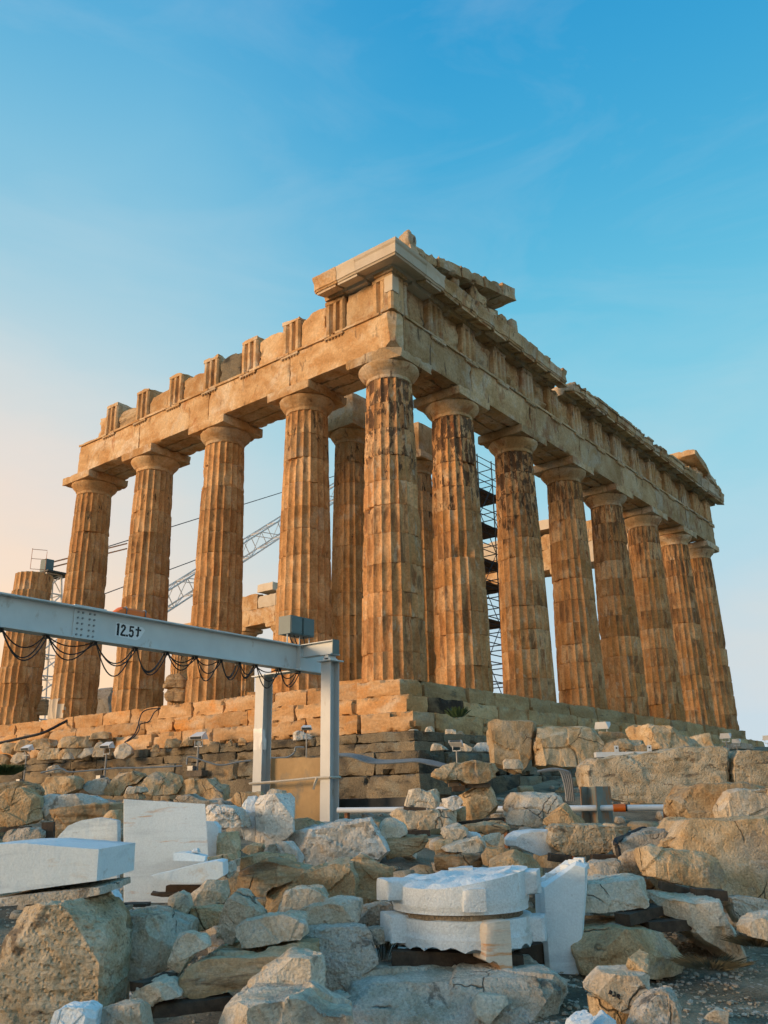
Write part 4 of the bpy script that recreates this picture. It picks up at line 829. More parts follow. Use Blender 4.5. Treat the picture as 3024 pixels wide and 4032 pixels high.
 ('t4', [(1130,235),(1140,180),(1250,150),(1330,140),(1345,238)], 24, 'step_east' if False else 'tan', 'tan stone right of the eroded ochre rock', {}),
 ('t4', [(1395,240),(1410,215),(1480,205),(1560,215),(1580,240)], 30, 'grey', 'low grey stone behind the pair of small floodlights', {}),
 ('t3', [(1418,470),(1422,393),(1560,398),(1588,472)], 14.5, 'pale', 'small white stone at the foot of the orange-faced block', {}),
 ('t3', [(818,322),(830,263),(900,268),(985,312)], 20.6, 'pale', 'flat pale stone on the foundation ledge left of the floodlight', {}),
 ('t3', [(1055,327),(1090,263),(1162,300),(1152,327)], 20.8, 'pale', 'pointed pale stone on the foundation ledge right of the floodlight', {}),
 ('t3', [(1163,330),(1170,300),(1200,263),(1290,256),(1328,312),(1300,332)], 21, 'speckled', 'spotted white stone on the foundation ledge', {}),
 ('t3', [(932,186),(940,148),(1026,148),(1032,187)], 21.5, 'pale', 'squared white stone on the upper ledge below the bush', {}),
 ('t3', [(760,170),(790,135),(830,122),(860,168)], 21.5, 'pale', 'small pointed cream stone on the upper ledge', {}),
 ('t3', [(630,165),(660,148),(720,148),(740,167)], 21.5, 'pale', 'thin pale flake on the upper ledge', {}),
 ('t3', [(1030,188),(1050,163),(1080,163),(1108,190)], 21.6, 'pale', 'white chip beside the squared white stone', {}),
 ('t2', [(1137,340),(1150,285),(1200,265),(1240,285),(1300,300),(1310,335)], 23.5, 'speckled', 'pocked stone under the floodlight between the gantry legs', {}),
 # --- rubble wall on the south ledge
 ('t1', [(3,500),(5,430),(30,413),(132,420),(126,512),(100,522)], 30.5, 'tan', 'squared tan stone at the far left of the south ledge', {}),
 ('t1', [(118,492),(122,450),(150,393),(240,393),(272,410),(260,490)], 30, 'tan', 'tan stone behind the first floodlight', {}),
 ('t1', [(265,470),(272,420),(310,383),(480,383),(502,430),(482,468),(320,473)], 29.5, 'tan', 'long tan stone right of the first floodlight', {}),
 ('t1', [(503,458),(508,430),(590,368),(830,353),(852,370),(852,447),(700,458)], 29, 'tan', 'longest ochre block of the upper rubble row on the south ledge', {}),
 ('t1', [(338,570),(345,520),(362,488),(420,468),(532,468),(534,562),(400,574)], 29, 'tan', 'rusty squared stone of the lower rubble row', {}),
 ('t1', [(508,532),(540,488),(620,473),(755,473),(742,560),(600,568),(540,568)], 28.8, 'tan', 'cream-fronted stone of the lower rubble row', {}),
 ('t1', [(718,552),(780,478),(862,453),(858,520),(760,558)], 28.5, 'pale', 'slanting pale stone left of the second floodlight', {}),
 ('t1', [(83,592),(130,508),(225,503),(243,560),(160,608)], 30, 'pale', 'round pale stone left of the first floodlight pole', {}),
 ('t1', [(-30,518),(60,523),(88,560),(62,623),(-30,625)], 30.5, 'tan', 'tan stone at the left edge of the lower rubble row', {}),
 ('t1', [(573,566),(600,513),(650,508),(684,566)], 28, 'pale', 'little pale stone in front of the cream-fronted stone', {}),
 ('t1', [(855,545),(888,430),(940,398),(975,420),(970,545)], 28, 'pale', 'upright pale stone behind the second floodlight', {}),
 ('t1', [(1055,505),(1080,448),(1160,418),(1210,438),(1224,520),(1150,565),(1080,560)], 27.5, 'pale', 'rounded pale boulder right of the second floodlight', dict(inset=.10)),
 ('t1', [(408,695),(450,638),(500,623),(595,693)], 27, 'pale', 'pale triangular stone among the cables on the ledge', {}),
 ('t1', [(815,382),(830,340),(900,318),(1010,313),(1015,372),(850,384)], 29, 'tan', 'tan stone lying on the second step near the second floodlight', {}),
 ('t2', [(90,402),(110,335),(170,325),(220,345),(225,400)], 26.5, 'tan', 'tan stone left of the third floodlight', {}),
 ('t2', [(210,395),(240,340),(290,318),(330,335),(330,385)], 26.5, 'tan', 'ochre wedge stone behind the third floodlight', {}),
 ('t2', [(440,395),(470,355),(520,352),(530,390)], 26, 'tan', 'small tan stone right of the third floodlight', {}),
 ('t2', [(612,390),(620,350),(640,330),(650,385)], 25, 'tan', 'little tan chip on the ledge near the far gantry leg', {}),
 ('t2', [(690,385),(700,330),(730,322),(770,350),(765,380)], 25, 'brown', 'brown chip on the ledge left of the far gantry leg', {}),
 ('t2', [(-20,435),(0,385),(40,375),(58,435)], 27, 'tan', 'squared tan stone on the ledge between second and third floodlight', {}),
 ('t2', [(345,375),(365,345),(395,350),(400,395)], 26.6, 'pale', 'pale stone right behind the third floodlight stem', {}),
 # --- inside the colonnade, seen between the south columns
 ('g', [(80,900),(90,850),(130,790),(230,785),(290,830),(285,900)], 31, 'brown', 'brown broken stone between the third and fourth south columns', {}),
 ('g', [(95,985),(130,925),(200,905),(290,905),(290,1015),(130,1020)], 31, 'brown', 'lower brown stone under the broken stone between the south columns', {}),
 ('h', [(1100,1960),(1110,1650),(1275,1640),(1270,1960)], 38, 'grey', 'grey-green cut block between the two leftmost full columns', dict(rough=.3, inset=.02)),
 ('h', [(415,1960),(430,1790),(530,1780),(535,1960)], 38, 'brown', 'dark block right of the broken column', dict(rough=.4)),
]
for v_, pl, D, mt, lb, kw in ST: stone(v_, pl, D, mt, lb, **kw)

# white half drum lying on its side
stone('t4', [(-12,815),(20,785),(60,765),(160,752),(272,748),(302,780),(312,830),(334,902),(220,924),(110,892),(-10,855)], 10.1, 'white_rough', 'white marble half drum lying on its side behind the upper drum', t=.6, inset=.34, cuts=0, rough=.25, back=.8, name='half_drum', cat='marble fragment')

# two white drums with lifting bosses, on timbers
def marble_drum(name, label, cpx, D, r, h, bosses, jag, tilt, lid):
    q_ = at(*vp('d', cpx), D-r); p = at(*vp('d', cpx), D); c = np.array([p[0], p[1], q_[2]]); n = 96; rows = 9; V = []; F = []
    zz = np.concatenate([np.linspace(0, h, rows)])
    for z in zz:
        for j in range(n):
            a = 2*math.pi*j/n; rr = r
            V.append((rr*math.cos(a), rr*math.sin(a), z))
    V = np.array(V); th = np.arctan2(V[:, 1], V[:, 0]); W = V*4
    if jag == 'bottom':
        low = V[:, 2] < 1e-6; V[:, 2] += np.where(low, .03*np.abs(np.sin(th*11))+.03*fbm(W, 3), 0); V[:, 2] = np.where((V[:, 2] < h*.3) & ~low, V[:, 2]+.03, V[:, 2])
        band = V[:, 2] > h-.11
    else:
        band = V[:, 2] < .05; V[:, 2] *= 1+.40*np.clip((V[:, 0]*RH[0]+V[:, 1]*RH[1])/r, -.35, 1)
    V[:, :2] *= np.where(band, .975, 1.0)[:, None]*(1+fbm(W*2, 3)*.010)[:, None]
    for i in range(rows-1):
        for j in range(n): k = (j+1) % n; F.append((i*n+j, i*n+k, (i+1)*n+k, (i+1)*n+j))
    V = list(map(tuple, V)); F.append(tuple(range(n))[::-1])
    prev = [(rows-1)*n+j for j in range(n)]                      # hewn, uneven top
    for q in range(1, 14):
        f = 1-q/14; cur = []
        for j in range(n):
            a = 2*math.pi*j/n; x, y = r*f*math.cos(a), r*f*math.sin(a); s_ = float(fbm(np.array([[x*4, y*9, 3.3]]), 3)[0])
            cur.append(len(V)); V.append((x, y, h*(1+(.40*min(1, max(-.35, (x*RH[0]+y*RH[1])/r)) if not jag else 0))+lid*(.55*s_+.25*min(1, q/3)+.5*(x*RH[0]+y*RH[1])/r*(-.25))))
        for j in range(n): k = (j+1) % n; F.append((prev[j], prev[k], cur[k], cur[j]))
        prev = cur
    F.append(tuple(prev))
    o = link(name, mesh_of(name, V, F, 'white_rough', 32), None, c); o.rotation_euler = (tilt, 0, 0); tag(o, label, 'marble drum')
    if not jag:
        V2, F2 = bars([((0, 0, -.07), (0, 0, -.001))], r*.90, sides=40); link('packing', mesh_of('packing', V2, F2, 'ground'), o)
    for k, (ang, wd, bh, z0, dp, mt) in enumerate(bosses):
        P, F2 = rough_box((r*.7, -wd/2, z0), (r+dp, wd/2, z0+bh), .03, .006, .018, seed=k*3.3+h); b = link('boss', mesh_of('boss', P, F2, mt, 38), o, (0, 0, 0), ang)
        if mt == 'veined':
            me = b.data; Q = np.array([v.co[:] for v in me.vertices]); Q[:, 2] -= np.where(Q[:, 2] < z0+.05, .10*np.clip(.5+Q[:, 1]/wd*1.2, 0, 1)+.02*np.sin(Q[:, 1]*60), 0); me.vertices.foreach_set('co', Q.reshape(-1)); me.update(); b['label'] = 'orange-veined boss'
    return o
base_ang = math.atan2(-FH[1], -FH[0])           # towards the viewer
DR = 7.15
marble_drum('marble_drum', 'lower white marble drum with one orange-veined boss, on timber beams', (705, 745), DR, .525, .195, [(base_ang-.30+.62, .20, .235, -.03, .07, 'veined'), (base_ang-1.25, .24, .20, .03, .11, 'white_rough'), (base_ang+1.35, .18, .17, .02, .09, 'white_rough')], 'bottom', 0, .015)
marble_drum('marble_drum', 'upper white marble drum with rough hewn top and square bosses', (672, 474), DR, .525, .20, [(base_ang+.10, .17, .155, .025, .045, 'white_rough'), (base_ang-1.20, .22, .16, .07, .12, 'white_rough'), (base_ang+1.30, .20, .17, .10, .09, 'white_rough'), (base_ang+math.pi-.1, .20, .19, .06, .06, 'white_rough')], '', 0, .085)
# swap sides: +angle turns towards the viewer's right hand
def shaft():
    pl = [(205,612),(285,560),(352,520),(400,486),(440,456),(515,476),(512,640),(482,960),(455,1240),(400,1245),(300,1235),(250,1200),(222,900)]
    o = stone('v5', pl, 7.3, 'white', 'tall tapered white marble shaft piece with a jagged broken top', t=.42, inset=.16, cuts=0, rough=.22, back=.9, name='marble_shaft', cat='marble fragment', vox=2.0)
    return o
shaft()
V, F = [], []
for i, (x, y) in enumerate(((215, 600), (245, 583), (275, 562), (305, 543), (335, 528), (365, 508), (395, 488), (425, 466), (455, 462), (485, 466))):
    a = at(*vp('v5', (x, y+12)), 7.4); P, F2 = rough_box((a[0]-.016, a[1]-.05, a[2]-.05), (a[0]+.016, a[1]+.05, a[2]+.010+.012*(i % 3)), .012, .008, .02, seed=i*2.1); b = len(V); V += list(map(tuple, P)); F += [tuple(b+q for q in f) for f in F2]
sh = [o for o in col.objects if o.name.startswith('marble_shaft')][0]
link('broken_flute_edge', mesh_of('broken_flute_edge', np.array(V)-np.array(sh.location), F, 'white_rough', 40), sh)
finish_stones()

# handwritten marks on the white-faced stone
from mathutils.bvhtree import BVHTree
ms = [o for o in col.objects if o.get('label', '').startswith('white-faced stone')][0]
bv = BVHTree.FromPolygons([v.co+ms.location for v in ms.data.vertices], [tuple(p.vertices) for p in ms.data.polygons])
V, F = [], []
for line in ([(520, 490), (545, 410), (575, 340), (650, 385), (635, 450), (612, 520)], [(530, 455), (630, 440)], [(670, 555), (770, 572)], [(765, 385), (790, 430), (800, 590)], [(900, 500), (892, 570), (890, 645)], [(905, 500), (985, 525), (980, 590), (900, 615)], [(930, 620), (1000, 690)]):
    pts = []
    for (xa, ya), (xb, yb) in zip(line[:-1], line[1:]):
        for f in (0, .34, .67, 1.0):
            d = Vector(ray(2350+(xa+(xb-xa)*f)*.09041, 3870+(ya+(yb-ya)*f)*.09041).tolist()).normalized(); h = bv.ray_cast(Vector(CAM.tolist()), d)
            if h[0] is not None: pts.append(np.array(h[0]-d*.001))
    if len(pts) > 1: tube(pts, .0045, V, F, 5)
if V: link('painted_mark', mesh_of('painted_mark', np.array(V)-np.array(ms.location), F, 'ink'), ms)

# timbers
def timber(pa, pb, D, hpx, dep, label, mat='wood', view='s', dD=0.0, cat='timber'):
    A = at(*vp(view, pa), D); B = at(*vp(view, pb), D+dD); d = B-A; ln = np.linalg.norm(d); h = hpx*VIEWS[view][2]*D/FPX*1.02
    P, F = rough_box((0, 0, -h), (ln, dep, 0), .05, .004, .010); ux = d/ln; uy = np.array([-ux[1], ux[0], 0]); uy /= np.linalg.norm(uy)
    if uy@FH < 0: uy = -uy
    uz = np.cross(ux, uy); uz = uz if uz[2] > 0 else -uz
    Q = P[:, :1]*ux+P[:, 1:2]*uy+P[:, 2:]*uz
    return tag(link('timber', mesh_of('timber', Q, F, mat, 38), None, A), label, cat, 'timbers propping the stones' if cat == 'timber' else None, 'thing')
timber((165, 722), (1130, 760), 6.8, 128, .16, 'long dark timber beam under the front of the marble drums', view='d')
timber((1090, 700), (1390, 655), 7.3, 118, .18, 'timber beam end sticking out right under the lower drum', view='d', dD=.12)
timber((850, 1312), (1055, 1250), 5.75, 55, .12, 'short dark timber beam lying on the flat pale stone', view='v3', dD=.25)
timber((910, 1432), (1390, 1392), 5.75, 75, .14, 'dark timber under the banded brown slab', view='v3', dD=.2)
timber((885, 770), (1040, 778), 7.6, 28, .12, 'thin timber under the saw-toothed marble fragment', view='v3')
timber((470, 846), (870, 842), 7.1, 42, .14, 'timber under the tall square slab', view='v3')
timber((985, 735), (1330, 735), 7.7, 40, .14, 'short timber supporting the saw-toothed fragment from behind', view='v3')
timber((775, 812), (1032, 742), 7.35, 62, .15, 'weathered timber beam under the pinkish oblong stone', view='v5', dD=.35)
timber((900, 862), (1185, 838), 7.45, 62, .15, 'timber beam lying across the log-shaped boulder', view='v5', dD=.1)
timber((1195, 648), (1408, 656), 7.9, 62, .16, 'timber block under the tip of the slanted boulder', view='v5')
timber((985, 600), (1200, 655), 8.1, 45, .14, 'dark timber under the slanted boulder', view='v5')
timber((270, 905), (410, 925), 9.8, 45, .16, 'dark timber under the white half drum', view='t4')
timber((540, 915), (690, 918), 9.7, 40, .16, 'timber under the pock-marked block', view='t4')
timber((968, 580), (1052, 576), 11.75, 36, .2, 'upper timber wedge under the lens-shaped capstone', 'wood_grey', 't3')
timber((1110, 594), (1310, 584), 11.8, 32, .2, 'long timber wedge under the lens-shaped capstone', 'wood_grey', 't3')
timber((1000, 612), (1100, 606), 11.75, 40, .2, 'lower timber wedge under the lens-shaped capstone', 'wood', 't3')
timber((1030, 905), (1420, 868), 11.6, 42, .2, 'timber rail under the large ochre boulder', 'wood', 't3')
timber((630, 972), (820, 968), 10.8, 48, .18, 'timber block under the undercut tan block', 'wood', 't3')
timber((600, 780), (790, 784), 11.1, 34, .18, 'dark timber under the twin-peaked stone', 'wood', 't3')
timber((205, 474), (470, 486), 6.2, 14, .02, 'rough wooden stick lying on the thick white marble block', 'rust', 'v3', cat='stick')
timber((388, 1160), (500, 1152), 9.3, 150, .06, 'short dark board standing on end beside the left boulders', 'wood', 't1')
timber((0, 1205), (240, 1195), 11.5, 40, .2, 'timber under the split-cornered block', 'wood', 't1')

# ------------------------------------------------------------------ gantry
BY, BT, BH = -4.54, -.49, .455
gan = empty('gantry_crane', (-8.65, -4.54, -3.9)); tag(gan, 'pale grey steel gantry with a long beam marked 12.5t', 'gantry crane')
def gp(name, V, F, mat, par=None, smooth=None):
    base = np.array([-8.65, -4.54, -3.9]); return link(name, mesh_of(name, np.array(V, float)-base, F, mat, smooth), par or gan)
V, F = box_vf((-24, BY-.006, BT-BH+.02), (-8.02, BY+.006, BT-.02)); beam = gp('beam_web', V, F, 'steel')
V, F = box_vf((-24, BY-.11, BT-.02), (-8.02, BY+.11, BT)); gp('top_flange', V, F, 'steel')
V, F = box_vf((-24, BY-.11, BT-BH), (-8.02, BY+.11, BT-BH+.02)); gp('bottom_flange', V, F, 'steel')
V, F = box_vf((-13.27, BY-.022, BT-BH+.025), (-12.86, BY-.0065, BT-.025)); spl = gp('splice_plate', V, F, 'steel')
V, F = box_vf((-13.32, BY-.10, BT+.001), (-12.80, BY+.10, BT+.016)); gp('flange_splice', V, F, 'steel')
for i in range(4):
    for j in range(5):
        x = -13.21+(.075*i if i < 2 else .13+.075*(i-2)+.06); z = BT-.07-.08*j; V, F = bars([((x, BY-.021, z), (x, BY-.038, z))], .015, sides=6)
        o = gp('bolt', V, F, 'bolt', spl)
for x in (-10.2, -8.75):
    V, F = box_vf((x, BY-.10, BT-BH+.02), (x+.012, BY-.006, BT-.02)); 
    if x > -9: gp('stiffener', V, F, 'steel')
def leg(x, y, zt, name):
    V, F = [], []; z0 = -4.0
    box_vf((x-.115, y-.11, z0), (x-.100, y+.11, zt), V, F); box_vf((x+.100, y-.11, z0), (x+.115, y+.11, zt), V, F); box_vf((x-.0995, y-.006, z0), (x+.0995, y+.006, zt), V, F)
    g_ = gp(name, V, F, 'steel_leg'); V, F = box_vf((x-.17, y-.17, zt+.001), (x+.17, y+.17, zt+.022)); gp('cap_plate', V, F, 'steel', g_); return g_
l1 = leg(-8.68, -5.30, -.86, 'leg'); l2 = leg(-8.63, -3.60, -.96, 'leg')
# cross beam on the near leg with its bearing
V, F = [], []; box_vf((-8.76, -5.42, -.50), (-8.60, BY-.112, -.487), V, F); box_vf((-8.76, -5.42, -.72), (-8.60, BY-.112, -.707), V, F); box_vf((-8.686, -5.41, -.7065), (-8.674, BY-.112, -.5005), V, F)
gp('cross_beam', V, F, 'steel'); V, F = box_vf((-8.765, -5.435, -.73), (-8.595, -5.422, -.48)); gp('end_plate', V, F, 'box')
V, F = [], []; box_vf((-8.80, -5.42, -.742), (-8.56, -5.18, -.7215), V, F); bars([((-8.78, -5.30, -.785), (-8.58, -5.30, -.785))], .05, V, F, 12); box_vf((-8.78, -5.38, -.837), (-8.58, -5.22, -.80), V, F); gp('bearing', V, F, 'steel', None, 30)
V, F = [], []; box_vf((-8.74, -4.42, BT+.002-.45), (-8.52, -3.50, BT-.43), V, F); gp('cross_beam', V, F, 'steel')
# control boxes on stalks
for k, x in enumerate((-9.0, -8.68)):
    V, F = box_vf((x, -4.62, -.30), (x+.305, -4.32, .03)); b = gp('control_box', V, F, 'box'); V, F = box_vf((x+.015, -4.634, -.285), (x+.29, -4.621, .015)); gp('box_door', V, F, 'box', b)
    for sx in (.03, .275):
        for sz in (-.26, -.01): V, F = bars([((x+sx, -4.634, sz), (x+sx, -4.642, sz))], .008); gp('bolt', V, F, 'bolt', b)
V, F = bars([((x, -4.52, BT), (x, -4.52, -.30)) for x in (-8.97, -8.66, -8.40)], .012); gp('stalk', V, F, 'steel')
V, F = [], []
for k in range(4): tube([(-8.9+.12*k, -4.5, -.30), (-8.88+.12*k, -4.52, -.40), (-8.80+.1*k, -4.5, -.45), (-8.7, -4.48, BT+.01)], .012, V, F)
gp('box_cable', V, F, 'cable', None, 40)
# orange lamp cover strapped on top
V = []; F = []
for x, hh, wd in ((-12.62, .01, .06), (-12.50, .105, .09), (-12.05, .105, .09), (-11.92, .01, .06)):
    V += [(x, -4.5-wd, BT+.001), (x, -4.5-wd, BT+hh*.8), (x, -4.5-wd*.5, BT+hh+.015), (x, -4.5+wd*.5, BT+hh+.015), (x, -4.5+wd, BT+hh*.8), (x, -4.5+wd, BT+.001)]
for i in range(3):
    for j in range(5): F.append((i*6+j, i*6+j+1, i*6+7+j, i*6+6+j))
    F.append((i*6+5, i*6, i*6+6, i*6+11))
F += [tuple(range(6))[::-1], tuple(18+j for j in range(6))]
oc = tag(link('orange_cover', mesh_of('orange_cover', np.array(V)-np.array([-12.27, -4.5, BT]), F, 'orange', 30), None, (-12.27, -4.5, BT)), 'orange plastic cover strapped on top of the gantry beam', 'cover')
for x in (-12.44, -12.10):
    V, F = tube([(x, -4.60, BT+.005), (x+.01, -4.597, BT+.095), (x+.02, -4.55, BT+.128), (x+.03, -4.45, BT+.128), (x+.03, -4.4, BT+.01)], .012); link('strap', mesh_of('strap', np.array(V)-np.array([-12.27, -4.5, BT]), F, 'hose', 40), oc)
# lettering on the web
V = []; F = []; pz = [(-12.565, -.61), (-12.10, -.622), (-12.045, -.66), (-12.13, -.80), (-12.20, -.832), (-12.565, -.81)]
for y in (BY-.0068, BY-.0075): V += [(x, y, z) for x, z in pz]
F = [tuple(range(6)), tuple(range(6, 12))[::-1]]+[(i, (i+1) % 6, 6+(i+1) % 6, 6+i) for i in range(6)]
pl = gp('sticker', V, F, 'labelwhite')
V = []; F = []
def stroke(pts, w_):                             # flat painted strokes on the beam web
    for (x0, z0), (x1, z1) in zip(pts[:-1], pts[1:]):
        d = np.array([x1-x0, z1-z0]); ln = np.linalg.norm(d); d /= ln; nn = np.array([-d[1], d[0]])*w_/2; e = d*w_*.30; b = len(V)
        for p in ((x0, z0)-nn-e, (x1, z1)-nn+e, (x1, z1)+nn+e, (x0, z0)+nn-e): V.append((p[0], BY-.0079-.0001*(len(V)//4 % 9), p[1]))
        F.append((b, b+1, b+2, b+3))
X = lambda u: -12.555+u*.001; Zz = lambda v: -.635-v*.001
def st(pts, w_=.030): stroke([np.array((X(u), Zz(v))) for u, v in pts], w_)
st([(32, 0), (32, 158)], .038); st([(8, 8), (30, 6)], .022)
st([(92, 40), (98, 18), (118, 6), (140, 14), (150, 36), (142, 62), (118, 92), (96, 128), (90, 150)]); st([(90, 152), (160, 152)], .030)
st([(183, 150), (203, 150)], .030)
st([(300, 10), (242, 10)], .028); st([(242, 10), (240, 78)], .028); st([(240, 72), (276, 62), (294, 82), (294, 128), (276, 152), (246, 148), (234, 128)], .030)
st([(384, 0), (384, 118), (370, 134)], .034); st([(342, 40), (430, 40)], .026)
gp('lettering', V, F, 'ink')
# festoon cables
HX = [-15.1, -14.31, -13.65, -12.9, -12.2, -11.63, -11.06, -10.54, -10.14, -9.76, -9.19, -8.7]
V, F = [], []
for i in range(len(HX)-1):
    for k in range(3):
        a, b = HX[i]+.03*k, HX[i+1]-.03*k+(.05 if k == 2 else 0); sag = (.29+.06*k+.09*math.sin(i*2.1+k*1.3)) if k < 2 else .20+.12*math.cos(i*1.7); yy = BY-.05+.04*k
        if i > 4: sag *= .8
        pts = [(a+(b-a)*t, yy+.02*math.sin(t*3), BT-BH-.015-sag*4*t*(1-t)*(1+.25*(t-.5)*(1 if i % 2 else -1))) for t in np.linspace(0, 1, 15)]; tube(pts, .0095, V, F, 6)
gp('festoon_cable', V, F, 'cable', None, 50)
for x in HX[1:]: V, F = box_vf((x-.03, BY-.04, BT-BH-.05), (x+.03, BY+.05, BT-BH-.001)); gp('cable_trolley', V, F, 'steel_dark')
# ballast block between the legs, strap and wrapping
bl = block('concrete_block', (-8.52, -5.16, -4.0), (-8.36, -3.72, -2.43), 'panel', None, cell=.12, amp=.008, edge=.02); tag(bl, 'ochre concrete block strapped between the two gantry legs', 'concrete block')
V, F = [], []; tube([(-8.80, -3.47, -2.86), (-8.815, -4.2, -2.84), (-8.82, -5.1, -2.80), (-8.82, -5.43, -2.80)], .022, V, F, 4); tube([(-8.82, -5.43, -2.80), (-8.55, -5.43, -2.80)], .022, V, F, 4); tube([(-8.83, -5.15, -2.80), (-8.85, -5.12, -2.9), (-8.84, -5.08, -2.98)], .025, V, F, 4)
tag(link('tie_strap', mesh_of('tie_strap', np.array(V)-np.array([-8.8, -4.5, -2.8]), F, 'strap', 40), None, (-8.8, -4.5, -2.8)), 'pale webbing strap tied around both gantry legs', 'strap')
P, F = rough_box((-8.757, -3.722, -2.28), (-8.64, -3.478, -1.90), .04, .012, .03, seed=2.2); tag(link('plastic_wrap', mesh_of('plastic_wrap', P-np.array([-8.63, -3.6, -2.35]), F, 'wrap', 50), None, (-8.63, -3.6, -2.35)), 'torn white plastic wrapped round the far gantry leg', 'plastic wrap')

# ------------------------------------------------------------------ white pipe on rusty posts, rust-streaked post, tray
pd = 13.2
def pw(view, p, D): return at(*vp(view, p), D)
A = pw('t3', (60, 806), pd+.9); B = pw('t4', (1180, 610), pd-.6); dirp = (B-A)/np.linalg.norm(B-A); A[2] = B[2] = (A[2]+B[2])/2
pipe = empty('pipe_rail', A); tag(pipe, 'white pipe on rusty posts with one orange joint, below the long pitted block', 'pipe')
ln = np.linalg.norm(B-A); cuts_ = [0, .24, .46, .66, .83, 1.0]
for a, b in zip(cuts_[:-1], cuts_[1:]):
    V, F = bars([(A+dirp*ln*a, A+dirp*(ln*b-.03))], .042, sides=14); link('pipe_length', mesh_of('pipe_length', np.array(V)-A, F, 'pipe', 40), pipe)
    V, F = bars([(A+dirp*(ln*b-.04), A+dirp*(ln*b+.01))], .047, sides=14); link('pipe_clamp', mesh_of('pipe_clamp', np.array(V)-A, F, 'steel_dark', 40), pipe)
oj = pw('t4', (713, 615), pd-.25); tt = (oj-A)@dirp; V, F = bars([(A+dirp*(tt-.085), A+dirp*(tt+.085))], .056, sides=14); link('orange_joint', mesh_of('orange_joint', np.array(V)-A, F, 'orange', 40), pipe)
for q in (.03, .23, .50, .68, .93):
    p = A+dirp*ln*q; V, F = box_vf((p[0]-.03, p[1]-.03, -4.2), (p[0]+.03, p[1]+.03, A[2]-.043)); link('post', mesh_of('post', np.array(V)-A, F, 'rust'), pipe)
a2, b2 = pw('t3', (70, 760), 16), pw('t3', (640, 748), 15.2); V, F = [], []; P, F = rough_box((0, -.06, -.09), (np.linalg.norm(b2-a2), .06, .09), .2, .004, .01); d2 = (b2-a2)/np.linalg.norm(b2-a2); n2 = np.array([-d2[1], d2[0], 0]); n2 /= np.linalg.norm(n2); u2 = np.cross(d2, n2)
tag(link('steel_rail', mesh_of('steel_rail', P[:, :1]*d2+P[:, 1:2]*n2+P[:, 2:]*u2, F, 'steel_dark'), None, a2), 'dark steel rail running just above the white pipe by the near leg', 'rail')
p = pw('t4', (600, 480), 13.0); V, F = [], []; zb_ = p[2]; h_ = 1.3
box_vf((-.17, -.015, -h_), (.17, .0, 0), V, F); box_vf((-.17, .26, -h_), (.17, .275, 0), V, F); box_vf((-.008, .0005, -h_), (.008, .2595, 0), V, F)
tag(link('steel_post', mesh_of('steel_post', V, F, 'rustpost'), None, p, YAW-.9), 'short rust-streaked steel post before the long pitted block', 'post')
p = pw('t4', (780, 268), 14.6); tr = empty('cable_tray', p, None, YAW-math.pi/2); tag(tr, 'white metal tray with two tabs lying on the long pitted block', 'tray')
V, F = box_vf((-.58, -.08, -.06), (.58, .08, .02)); link('tray_body', mesh_of('tray_body', V, F, 'lamp'), tr)
for x in (-.24, .30): V, F = box_vf((x-.035, -.085, .021), (x+.035, -.07, .12)); link('tab', mesh_of('tab', V, F, 'lamp'), tr)
V, F = bars([((-.24, -.088, .08), (-.24, -.084, .08)), ((.30, -.088, .08), (.30, -.084, .08))], .015); link('hole_rim', mesh_of('hole_rim', V, F, 'ink'), tr)

# ------------------------------------------------------------------ floodlights
def lamp(view, c, D, wpx, yaw, label, post=.5, base=True, tilt=-.35):
    p = pw(view, c, D); w_ = wpx*VIEWS[view][2]*D/FPX; o = empty('floodlight', p+np.array([0, 0, -post]), None, yaw); tag(o, label, 'floodlight', 'small white floodlights round the temple')
    V = []; F = []; h = w_*.48; d = w_*.62
    V = [(-w_/2, -d/2, -h*.3), (w_/2, -d/2, -h*.3), (w_/2, d/2, -h*.5), (-w_/2, d/2, -h*.5), (-w_*.5, -d/2, h*.12), (w_*.5, -d/2, h*.12), (w_*.36, d*.42, h*.5), (-w_*.36, d*.42, h*.5)]
    F = [(0, 3, 2, 1), (4, 5, 6, 7), (0, 1, 5, 4), (1, 2, 6, 5), (2, 3, 7, 6), (3, 0, 4, 7)]
    R_ = np.array(Matrix.Rotation(tilt, 3, 'X')); Q = np.array(V)@R_.T+np.array([0, 0, post]); hs = link('housing', mesh_of('housing', Q, F, 'lamp'), o)
    V, F = box_vf((-w_*.44, -d/2-.012, -h*.26), (w_*.44, -d/2-.001, h*.08)); Q = np.array(V)@R_.T+np.array([0, 0, post]); link('glass', mesh_of('glass', Q, F, 'glass'), hs)
    V, F = [], []; tube([(-w_*.30, 0, post-h*.5), (-w_*.30, 0, post-w_*.62), (w_*.30, 0, post-w_*.62), (w_*.30, 0, post-h*.5)], w_*.04, V, F, 5); link('bracket', mesh_of('bracket', V, F, 'lamp'), o)
    V, F = bars([((0, 0, 0), (0, 0, post-w_*.6))], w_*.07, sides=8); link('stem', mesh_of('stem', V, F, 'bolt', 40), o)
    if base:
        V, F = box_vf((-w_*.62, -w_*.3, -w_*.35), (w_*.62, w_*.3, -.001)); link('base', mesh_of('base', V, F, 'wood_grey'), o)
        V, F = box_vf((-w_*.5, -w_*.36, .0), (-w_*.08, w_*.1, w_*.28)); link('junction_box', mesh_of('junction_box', V, F, 'bolt'), o)
    return o
fy = YAW-math.pi/2
lamp('t1', (255, 462), 28.0, 105, fy-.5, 'floodlight at the far left of the south ledge', 1.05, tilt=.2)
lamp('t1', (1000, 440), 26.0, 120, fy-.5, 'floodlight on the south ledge behind the round whitish boulder', .95, tilt=.2)
lamp('t2', (380, 310), 25.5, 125, fy-.5, 'floodlight on the south ledge left of the far gantry leg', .95, tilt=.2)
